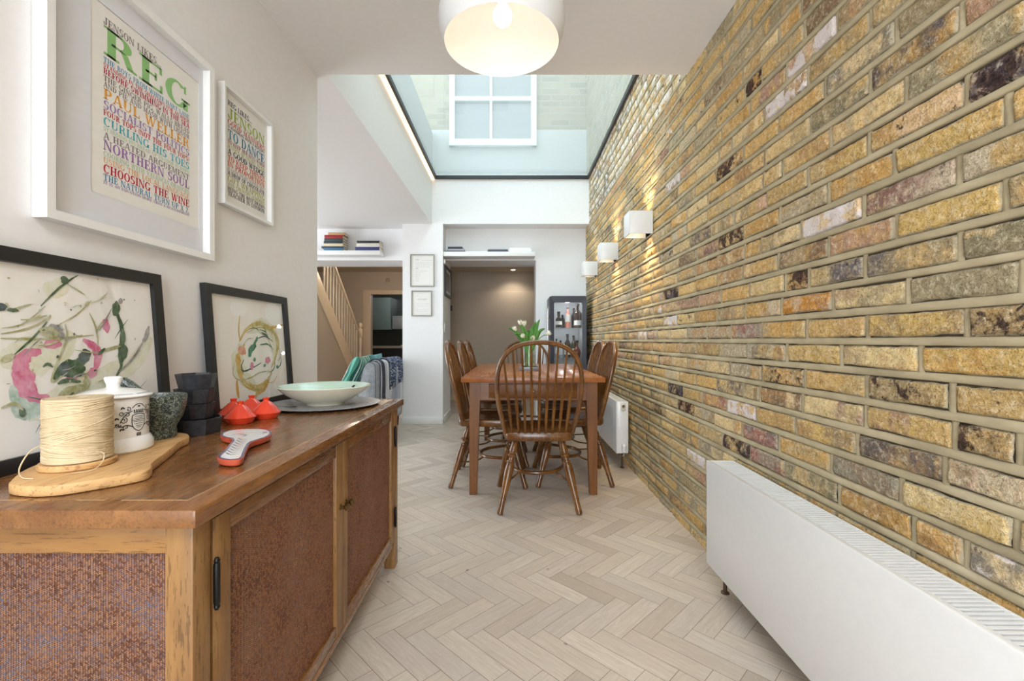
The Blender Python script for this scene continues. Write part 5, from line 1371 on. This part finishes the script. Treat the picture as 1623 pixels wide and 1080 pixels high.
# ------------------------------------------------------------------ shelves and books
s1 = build('wall_shelf', bx(-2.6, -1.598, 5.51, 5.6995, 2.039, 2.092, b=.002), M['gloss']); tag(s1, 'white floating shelf above the hall opening on the left', 'shelf')
s2 = build('wall_shelf', bx(-.827, .277, 5.47, 5.6995, 2.016, 2.069, b=.002), M['gloss']); tag(s2, 'white floating shelf above the opening behind the dining table', 'shelf')
def book(x0, x1, y0, y1, z, h, col, lb, rot=0, group=None, soft=False, pages=(226, 216, 196)):
    """a book lying flat, spine towards the room; returns the height of its top"""
    cx_, cy_ = (x0+x1)/2, (y0+y1)/2
    root = thing('book', lb, 'book', (cx_, cy_, z), rot, group)
    w, d = (x1-x0)/2, (y1-y0)/2; t = min(.003, h*.14)
    cm = plain('book_cloth_%d_%d_%d' % col, lin(*col), .5)
    build('cover', MB().box(-w, w, -d, d, 0, t).box(-w, w, -d, d, h-t, h).box(-w, w, -d, -d+t, t*.9, h-t*.9, b=.0008), cm, root, world=False)
    build('pages', bx(-w+.004, w-.004, -d+t, d-.005, t, h-t), plain('book_pages', lin(*pages), .8), root, world=False)
    return z+h+.0004, root
g1 = 'books in the left stack over the hall'; z = 2.0925
for x0, x1, h, col, lb, rz in [(-2.285, -2.048, .030, (60, 110, 140), 'blue book at the bottom of the left stack on the hall shelf', 0), (-2.315, -2.050, .022, (28, 52, 76), 'dark navy book second from bottom in the left hall stack', .01),
                               (-2.292, -2.052, .034, (216, 198, 164), 'thick cream book in the middle of the left hall stack', 0), (-2.286, -2.052, .030, (34, 48, 56), 'dark slate book under the teal one in the left hall stack', -.01),
                               (-2.280, -2.054, .030, (52, 62, 60), 'dark grey book with pale lettered spine under the red one', 0), (-2.278, -2.056, .042, (150, 32, 34), 'red book near the top of the left hall stack', 0), (-2.235, -2.04, .030, (186, 150, 110), 'tan book on top of the left hall stack', .06)]:
    z, rt = book(x0, x1, 5.525, 5.685, z, h, col, lb, rz, g1)
g2 = 'books in the right stack over the hall'; z = 2.0925
for x0, x1, h, col, lb in [(-1.905, -1.612, .046, (44, 50, 104), 'indigo and green book at the bottom of the right hall stack'), (-1.892, -1.613, .044, (214, 206, 196), 'white book in the middle of the right hall stack'), (-1.886, -1.612, .030, (30, 28, 30), 'black book on top of the right hall stack')]:
    z, rt = book(x0, x1, 5.53, 5.69, z, h, col, lb, 0, g2)
g3 = 'books on the shelf behind the table'; z = 2.0695
z, _ = book(-.815, -.575, 5.50, 5.66, z, .018, (70, 74, 80), 'dark grey book at the bottom left of the shelf behind the table', 0, g3)
z, _ = book(-.79, -.578, 5.50, 5.66, z, .020, (168, 170, 176), 'pale grey book in the middle of the left pile behind the table', .03, g3)
z, _ = book(-.775, -.60, 5.50, 5.66, z, .026, (34, 40, 52), 'navy book on top of the left pile behind the table', -.02, g3)
book(-.545, -.315, 5.52, 5.66, 2.0695, .016, (226, 228, 232), 'thin white book lying alone on the shelf behind the table', 0, g3)
z, _ = book(-.295, -.055, 5.50, 5.66, 2.0695, .026, (70, 76, 86), 'white book with dark edges right of the thin white book', 0, g3)
book(-.29, -.05, 5.505, 5.66, z, .009, (120, 124, 132), 'slim grey booklet on the white book with dark edges', .02, g3)
z, _ = book(-.035, .235, 5.49, 5.66, 2.0695, .030, (236, 238, 242), 'white book at the right end of the shelf behind the table', 0, g3)
book(-.03, .225, 5.495, 5.66, z, .022, (240, 240, 242), 'upper white book at the right end of the shelf behind the table', .01, g3)
det = build('alarm_sensor', MB().box(-.829+.0005, -.805, 5.50, 5.54, 1.93, 1.985, b=.006), M['gloss']); tag(det, 'small white alarm sensor on the pier just under the shelf', 'sensor')

# ------------------------------------------------------------------ frames on the pier, switches
M['pewf'] = plain('grey_green_frame', lin(150, 148, 136), .4, .3)
def pier_frame(px0, py0, px1, py1, lb, lines):
    y = 5.46; a, b = at(px0, py0, y), at(px1, py1, y); x0, x1, z1, z0 = a.x, b.x, a.z, b.z
    root = thing('framed_certificate', lb, 'picture', ((x0+x1)/2, y, z0), 0); w = .013; d = .018
    mb = MB().box(x0, x1, y-d, y-.0005, z0, z0+w, b=.002).box(x0, x1, y-d, y-.0005, z1-w, z1, b=.002).box(x0, x0+w, y-d, y-.0005, z0+w, z1-w, b=.002).box(x1-w, x1, y-d, y-.0005, z0+w, z1-w, b=.002)
    build('frame', mb, M['pewf'], root)
    mb = MB().box(x0+w, x1-w, y-.008, y-.006, z0+w, z1-w)
    rb = random.Random(len(lb))
    for zr, k0, k1, hh in lines:
        x = x0+(x1-x0)*k0; zc = z0+(z1-z0)*zr
        while x < x0+(x1-x0)*k1:
            l = rb.uniform(.006, .016); mb.add([(x, y-.0082, zc), (x+l, y-.0082, zc+rb.uniform(-.001, .001)), (x+l, y-.0082, zc+hh), (x, y-.0082, zc+hh)], [(0, 1, 2, 3)], 1); x += l+.004
    build('document', mb, [M['paper'], plain('faint_ink', lin(176, 180, 190), .8)], root, smooth=0)
    mb = MB().box(x0+w, x1-w, y-.0125, y-.011, z0+w, z1-w); build('glazing', mb, M['picglass'], root, smooth=0)
    return root
pier_frame(650.3, 403.5, 688.8, 455, 'larger framed handwritten sheet, upper one on the white pier', [(.82, .22, .34, .012), (.80, .5, .9, .004), (.73, .22, .85, .004), (.67, .22, .9, .004), (.61, .22, .8, .004), (.55, .22, .3, .01), (.48, .22, .7, .004), (.42, .22, .45, .004), (.36, .22, .4, .004), (.30, .22, .38, .004), (.24, .22, .4, .004), (.18, .22, .36, .004)])
pier_frame(652.2, 461, 685.0, 501.5, 'smaller framed sheet, lower one on the white pier', [(.78, .2, .3, .004), (.66, .3, .75, .007), (.63, .3, .7, .004), (.48, .25, .8, .003), (.40, .25, .75, .003), (.25, .2, .85, .003), (.18, .2, .8, .003)])
xw = -.829
root = thing('framed_photograph', 'black framed photograph on the side of the white pier facing the opening', 'picture', (xw, 5.84, 1.56))
y0, y1, z0, z1, w, d = 5.56, 6.10, 1.555, 1.925, .028, .022
build('frame', MB().box(xw+.0005, xw+d, y0, y1, z0, z0+w).box(xw+.0005, xw+d, y0, y1, z1-w, z1).box(xw+.0005, xw+d, y0, y0+w, z0+w, z1-w).box(xw+.0005, xw+d, y1-w, y1, z0+w, z1-w), M['black'], root)
build('mount', MB().box(xw+.002, xw+.008, y0+w, y1-w, z0+w, z1-w), M['mount'], root)
def photo_mat():
    t = NT('grey_photograph'); n = t.noise(t.mapv(t.coord(), (1, 1, .4)), 9, 4, .6); t.set(Base_Color=t.ramp(n, [(.35, lin(58, 56, 58)), (.65, lin(150, 146, 140))]), Roughness=.4); return t.mat
build('photograph', MB().box(xw+.008, xw+.009, y0+w+.05, y1-w-.05, z0+w+.04, z1-w-.04), photo_mat(), root)
build('glazing', MB().box(xw+.013, xw+.0145, y0+w, y1-w, z0+w, z1-w), M['picglass'], root)
sw = thing('light_switch', 'white double light switch on the side of the pier', 'switch', (xw, 5.61, 1.15))
build('plate', bx(xw+.0005, xw+.008, 5.56, 5.645, 1.10, 1.21, b=.002), M['gloss'], sw)
for z in (1.135, 1.175): build('rocker', bx(xw+.008, xw+.012, 5.592, 5.612, z-.013, z+.013, b=.0015), plain('grey_rocker', lin(170, 172, 176), .4), sw)
dk = build('door_latch', MB().box(xw+.001, xw+.022, 6.121, 6.155, 1.40, 1.47, b=.003), M['iron']); dk['kind'] = 'structure'; dk.name = 'trim_latch'
sk = build('wall_socket', bx(-2.655, -2.575, HW-.012, HW-.0005, 2.235, 2.315, b=.003), plain('beige_socket', lin(176, 158, 136), .5)); tag(sk, 'small square plate on the hall wall above the kitchen door', 'wall plate')
# recessed spotlight
spt = thing('recessed_spotlight', 'small lit recessed spotlight in the ceiling beyond the opening', 'spotlight', (.02, 7.42, 2.154))
build('trim_ring', MB().lathe([(.042, 0), (.050, -.002), (.052, -.004), (.040, -.006), (.036, -.002)], 28, (.02, 7.42, 2.1545)), M['gloss'], spt)
build('lamp_face', MB().lathe([(0, -.002), (.037, -.002)], 28, (.02, 7.42, 2.1545)), emit('spot_face', (1, .86, .66, 1), 14), spt)
light('spot_inner', 'SPOT', (.02, 7.40, 2.14), 7, (1, .86, .68), .03, rot=(0, 0, 0), spot=R(130))
light('hall_lamp', 'POINT', (-2.2, 7.9, 2.3), 10, (1, .83, .64), .08)
light('stair_lamp', 'SPOT', (-2.35, 6.75, 2.4), 8, (1, .82, .6), .05, rot=(0, R(20), 0), spot=R(90))

# ------------------------------------------------------------------ armchair with throws and cushion
def fabric(name, a, b, sc=160):
    t = NT(name); co = t.coord(); n = t.noise(co, sc, 3, .6); n2 = t.noise(co, 14, 3)
    t.set(Base_Color=t.ramp(t.math('ADD', t.math('MULTIPLY', n, .6), t.math('MULTIPLY', n2, .4)), [(.35, lin(*a)), (.65, lin(*b))]), Roughness=.9); t.b.inputs['Sheen Weight'].default_value = .2
    t.bump(n, .4, .003); return t.mat
M['greyf'] = fabric('grey_wool', (128, 134, 142), (176, 182, 188))
ac = thing('armchair', 'pale grey upholstered armchair seen from behind, draped with throws', 'armchair', (-1.75, 4.93, 0))
bxr = -1.315                                     # outer face of the back
# the back: profile leaning outward, extruded along Y
prof = [(-1.50, .30), (-1.455, .62), (-1.425, .73), (-1.395, .775), (-1.36, .79), (-1.33, .778), (-1.315, .745), (-1.312, .6), (-1.318, .30), (-1.33, .12), (-1.48, .12)]
ps_ = smooth_loop(prof, 4)
m_ = Matrix(((1, 0, 0, 0), (0, 0, 1, 0), (0, 1, 0, 0), (0, 0, 0, 1)))
bk = build('back', MB().prism(ps_, 4.37, 5.42, b=.018, mat=m_), M['greyf'], ac)
for yy in (4.3675, 5.4225): build('piping', MB().tube([(x, yy, z) for x, z in ps_]+[(ps_[0][0], yy, ps_[0][1])], .0032, 6), plain('dark_piping', lin(84, 88, 98), .8), bk)
build('seat', bx(-2.16, -1.47, 4.50, 5.30, .12, .44, b=.05, seg=4), M['greyf'], ac)
for a, b in ((4.37, 4.50), (5.30, 5.42)): build('arm', bx(-2.15, -1.46, a, b, .12, .50, b=.04, seg=4), M['greyf'], ac)
for x, y in ((-1.36, 4.42), (-1.36, 5.38), (-2.1, 4.43), (-2.1, 5.37)): build('leg', MB().lathe([(0, 0), (.016, 0), (.024, .121), (0, .121)], 14, (x, y, 0)), M['iron'], ac)
def drape(name, lb, y0, y1, zin, zout, off, mats, stripe=None, fringe=None, fold=0.0):
    """cloth over the chair back: follows the profile from the inside, over the top and down outside"""
    top = [(-1.455, .62), (-1.425, .73), (-1.395, .775), (-1.36, .79), (-1.33, .778), (-1.315, .745), (-1.312, .6), (-1.318, .30)]
    path = curve([(x, 0, z) for x, z in top], 8)
    path = [p for p in path if not (p.x < -1.40 and p.z < zin) and not (p.x > -1.34 and p.z < zout)]
    n = len(path); ny = 30; v = []; f = []
    for i, p in enumerate(path):
        d = (path[min(i+1, n-1)]-path[max(i-1, 0)]).normalized(); nr = Vector((-d.z, 0, d.x))
        if nr.dot(p-Vector((-1.38, 0, .5))) < 0: nr = -nr
        for j in range(ny):
            u = j/(ny-1)
            wv = off+.004+.006*(1+math.sin(u*17+i*.05))*(i/n)+fold*.012*max(0, i/n-.3)*(1+math.sin(u*31))
            q = p+nr*wv; v.append((q.x, y0+(y1-y0)*u+.012*noise.noise(Vector((u*3, i*.1, off*99))), q.z-(.02*math.sin(u*5+off*50) if i == n-1 else 0)))
    for i in range(n-1):
        for j in range(ny-1): f.append((i*ny+j, i*ny+j+1, (i+1)*ny+j+1, (i+1)*ny+j))
    root = thing(name, lb, 'throw', (-1.36, (y0+y1)/2, zout))
    c = build('cloth', MB().add(v, f), mats, root)
    sm = c.modifiers.new('thickness', 'SOLIDIFY'); sm.thickness = .004; sm.offset = 1
    if fringe:
        mb = MB()
        for j in range(0, ny):
            q = Vector(v[(n-1)*ny+j]); mb.tube([q, q+Vector((.004*math.sin(j*3), .003*math.cos(j*5), -fringe*.5)), q+Vector((.006*math.sin(j*2.3), .004*math.sin(j*4), -fringe))], .0022, 4)
        build('fringe', mb, mats, root)
    return root
def throw_mat(name, a, b, c_, sc, wave):
    t = NT(name); co = t.coord(); s = t.n('ShaderNodeSeparateXYZ', Vector=co)
    v = t.n('ShaderNodeCombineXYZ', X=t.math('MULTIPLY', s.outputs[1], wave[0]), Y=t.math('MULTIPLY', s.outputs[2], wave[1]), Z=t.math('MULTIPLY', s.outputs[0], wave[1])).outputs[0]
    n = t.noise(v, sc, 4, .7, .5)
    t.set(Base_Color=t.ramp(n, [(.40, lin(*a)), (.52, lin(*b)), (.64, lin(*c_))]), Roughness=.95); t.bump(n, .5, .006); return t.mat
drape('pale_throw', 'pale grey and white striped throw with dark fringe over the armchair back', 4.50, 5.39, .66, .16, .0, throw_mat('pale_stripe', (156, 162, 178), (204, 208, 218), (226, 228, 234), 1.0, (4.2, .6)), fringe=.05, fold=1)
drape('navy_throw', 'navy and white patterned throw folded over the armchair back', 4.78, 5.36, .66, .50, .016, throw_mat('navy_pattern', (36, 48, 82), (66, 84, 122), (222, 228, 236), 1.0, (16, 70)), fringe=.03)
drape('dark_scarf', 'dark charcoal scarf hanging from the near end of the armchair back', 4.50, 4.585, .70, .40, .016, fabric('charcoal_knit', (34, 36, 48), (74, 78, 92), 60), fringe=.06, fold=1)
def cushion(lb, c, rot, mats, s=.42):
    def fn(u, v):
        x, y = (u-.5), (v-.5); t = max(0, (1-(2*x)**4)*(1-(2*y)**4))**.5
        return x*(1-.10*(1-abs(2*y))**1), y*(1-.10*(1-abs(2*x))), t
    mb = MB()
    for sg in (1, -1): mb.grid(lambda u, v: (fn(u, v)[0]*s, fn(u, v)[1]*s, sg*fn(u, v)[2]*.065), 18, 18)
    mb.xf(Matrix.Translation(c) @ rot)
    o = build('cushion', mb, mats); tag(o, lb, 'cushion'); return o
def stripes(name, cols, ax, fr_):
    t = NT(name); co = t.coord(); s = t.n('ShaderNodeSeparateXYZ', Vector=co)
    fz = t.math('FRACT', t.math('MULTIPLY', s.outputs[ax], fr_))
    t.set(Base_Color=t.ramp(fz, cols, 'CONSTANT'), Roughness=.9); return t.mat
sg_ = stripes('green_stripe', [(0, lin(58, 138, 112)), (.28, lin(206, 222, 210)), (.42, lin(92, 160, 140)), (.66, lin(30, 92, 80)), (.84, lin(220, 228, 220))], 1, 9)
rotc = Matrix.Rotation(R(18), 4, 'Y') @ Matrix.Rotation(R(90), 4, 'Y')
cushion('green and white striped cushion on the armchair seat, nearer the camera', Vector((-1.615, 4.70, .655)), Matrix.Rotation(R(-64), 4, 'Y'), sg_)
cushion('turquoise cushion behind the striped one on the armchair seat', Vector((-1.60, 5.08, .66)), Matrix.Rotation(R(-66), 4, 'Y'), fabric('turquoise_cloth', (60, 130, 140), (120, 186, 188), 60))

# ------------------------------------------------------------------ staircase in the hall
SX = -2.80
st = thing('staircase', 'cream painted staircase with spindle balustrade rising in the hall', 'staircase', (SX-.4, 7.6, 0))
sl = .905
def zl_(y, z0): return z0+sl*(8.066-y)
yA, yB = 6.22, 8.36
# slanted solids in the YZ plane, extruded along X
m2 = Matrix(((0, 0, 1, 0), (1, 0, 0, 0), (0, 1, 0, 0), (0, 0, 0, 1)))
yTop = lambda z0: 8.066-(2.43-z0)/sl
def slab(z_lo, z_hi, x0, x1, ya=yA, yb=8.30):
    pts = [(ya, min(2.44, zl_(ya, z_lo))), (yb, max(0.0, zl_(yb, z_lo))), (yb, max(0.02, zl_(yb, z_hi))), (ya, min(2.445, zl_(ya, z_hi)))]
    return MB().prism(pts, x0, x1, b=.003, mat=m2)
build('stringer', slab(.275, .608, SX-.03, SX+.01), M['cream'], st)
build('handrail', slab(1.325, 1.375, SX-.035, SX+.025, 7.0, 8.34), M['cream'], st)
sp = [(6.22, 0), (8.2, 0), (8.2, max(.02, zl_(8.2, .28))), (6.22, zl_(6.22, .28))]
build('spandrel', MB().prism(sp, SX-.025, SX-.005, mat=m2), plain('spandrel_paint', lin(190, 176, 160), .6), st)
k = 0; y = 8.22
while y > 6.75:
    zb_, zt_ = zl_(y, .60), min(2.44, zl_(y, 1.33))
    build('baluster', bx(SX-.016, SX+.003, y-.013, y+.013, zb_, zt_), M['cream'], st); y -= .118
for i in range(11):
    yy = 8.30-.2*i-.2; zz = .18*(i+1)
    if zz < 2.3: build('tread', MB().box(SX-.85, SX-.03, yy-.05, yy+.21, zz-.03, zz, b=.004), M['cream'], st)
newel = [(0, 0), (.04, 0), (.04, .62), (.03, .65), (.024, .68), (.036, .71), (.030, .76), (.022, .80), (.028, .95), (.034, 1.02), (.026, 1.05), (.038, 1.08), (.038, 1.20), (.022, 1.23), (.040, 1.27), (.036, 1.31), (0, 1.335)]
build('newel_post', MB().lathe(newel, 20, (SX, 8.40, 0)), M['cream'], st)

# ------------------------------------------------------------------ kitchen beyond the hall door
struct('wall_kitchen_back', bx(-4.2, -1.2, 12.3, 12.4, 0, 2.45), plain('kitchen_dark_wall', lin(70, 76, 72), .3))
Kg = plain('glossy_teal_grey', lin(120, 138, 136), .12, coat=.5); Kd = plain('dark_glass_splash', lin(22, 22, 24), .15)
kx = dl
wc = thing('wall_cabinet', 'glossy grey kitchen wall cabinet seen through the hall door', 'cabinet', (-3.6, 11.9, 1.3))
a, b = at(590, 470, 11.6), at(612, 523, 11.6)
build('carcass', bx(-4.05, -3.10, 11.62, 12.29, b.z, 2.1), Kg, wc)
for x0, x1 in ((-4.04, -3.60), (-3.59, -3.11)): build('door', bx(x0, x1, 11.60, 11.618, b.z+.005, 2.095, b=.002), Kg, wc)
hd_ = build('cooker_hood', bx(-3.08, -2.66, 11.7, 12.29, at(0, 522, 11.7).z, at(0, 501, 11.7).z, b=.004), plain('brushed_steel', lin(176, 180, 180), .3, .5)); tag(hd_, 'pale steel cooker hood in the kitchen beyond the hall', 'cooker hood')
bc_ = thing('base_cabinet', 'kitchen base cabinet with pale worktop seen through the hall door', 'cabinet', (-3.5, 11.8, 0))
build('carcass', bx(-4.05, -2.75, 11.66, 12.29, 0, .80), plain('cabinet_dark', lin(40, 40, 40), .4), bc_)
build('worktop', bx(-4.06, -2.74, 11.62, 12.29, .80, .86, b=.004), plain('worktop_stone', lin(170, 160, 146), .35), bc_)
tl = build('tall_cupboard', MB().box(-2.62, -1.3, 11.9, 12.29, 0, 2.15, b=.004).box(-2.6, -1.96, 11.885, 11.9, .1, 2.13, b=.003), plain('dark_grey_gloss', lin(62, 70, 68), .15, coat=.5)); tag(tl, 'tall dark grey glossy cupboard on the right of the kitchen doorway', 'cupboard')
isl = thing('breakfast_bar', 'narrow pale breakfast bar top in the kitchen beyond the hall', 'counter', (-2.35, 10.9, 0))
build('top', bx(-2.62, -1.9, 10.7, 11.1, .855, .90, b=.004), plain('pale_counter', lin(222, 204, 176), .4), isl)
build('panel', bx(-2.56, -1.95, 10.75, 11.05, 0, .855), plain('bar_dark', lin(40, 38, 36), .5), isl)
light('kitchen_lamp', 'POINT', (-2.6, 10.9, 2.2), 9, (.92, .96, 1), .1)
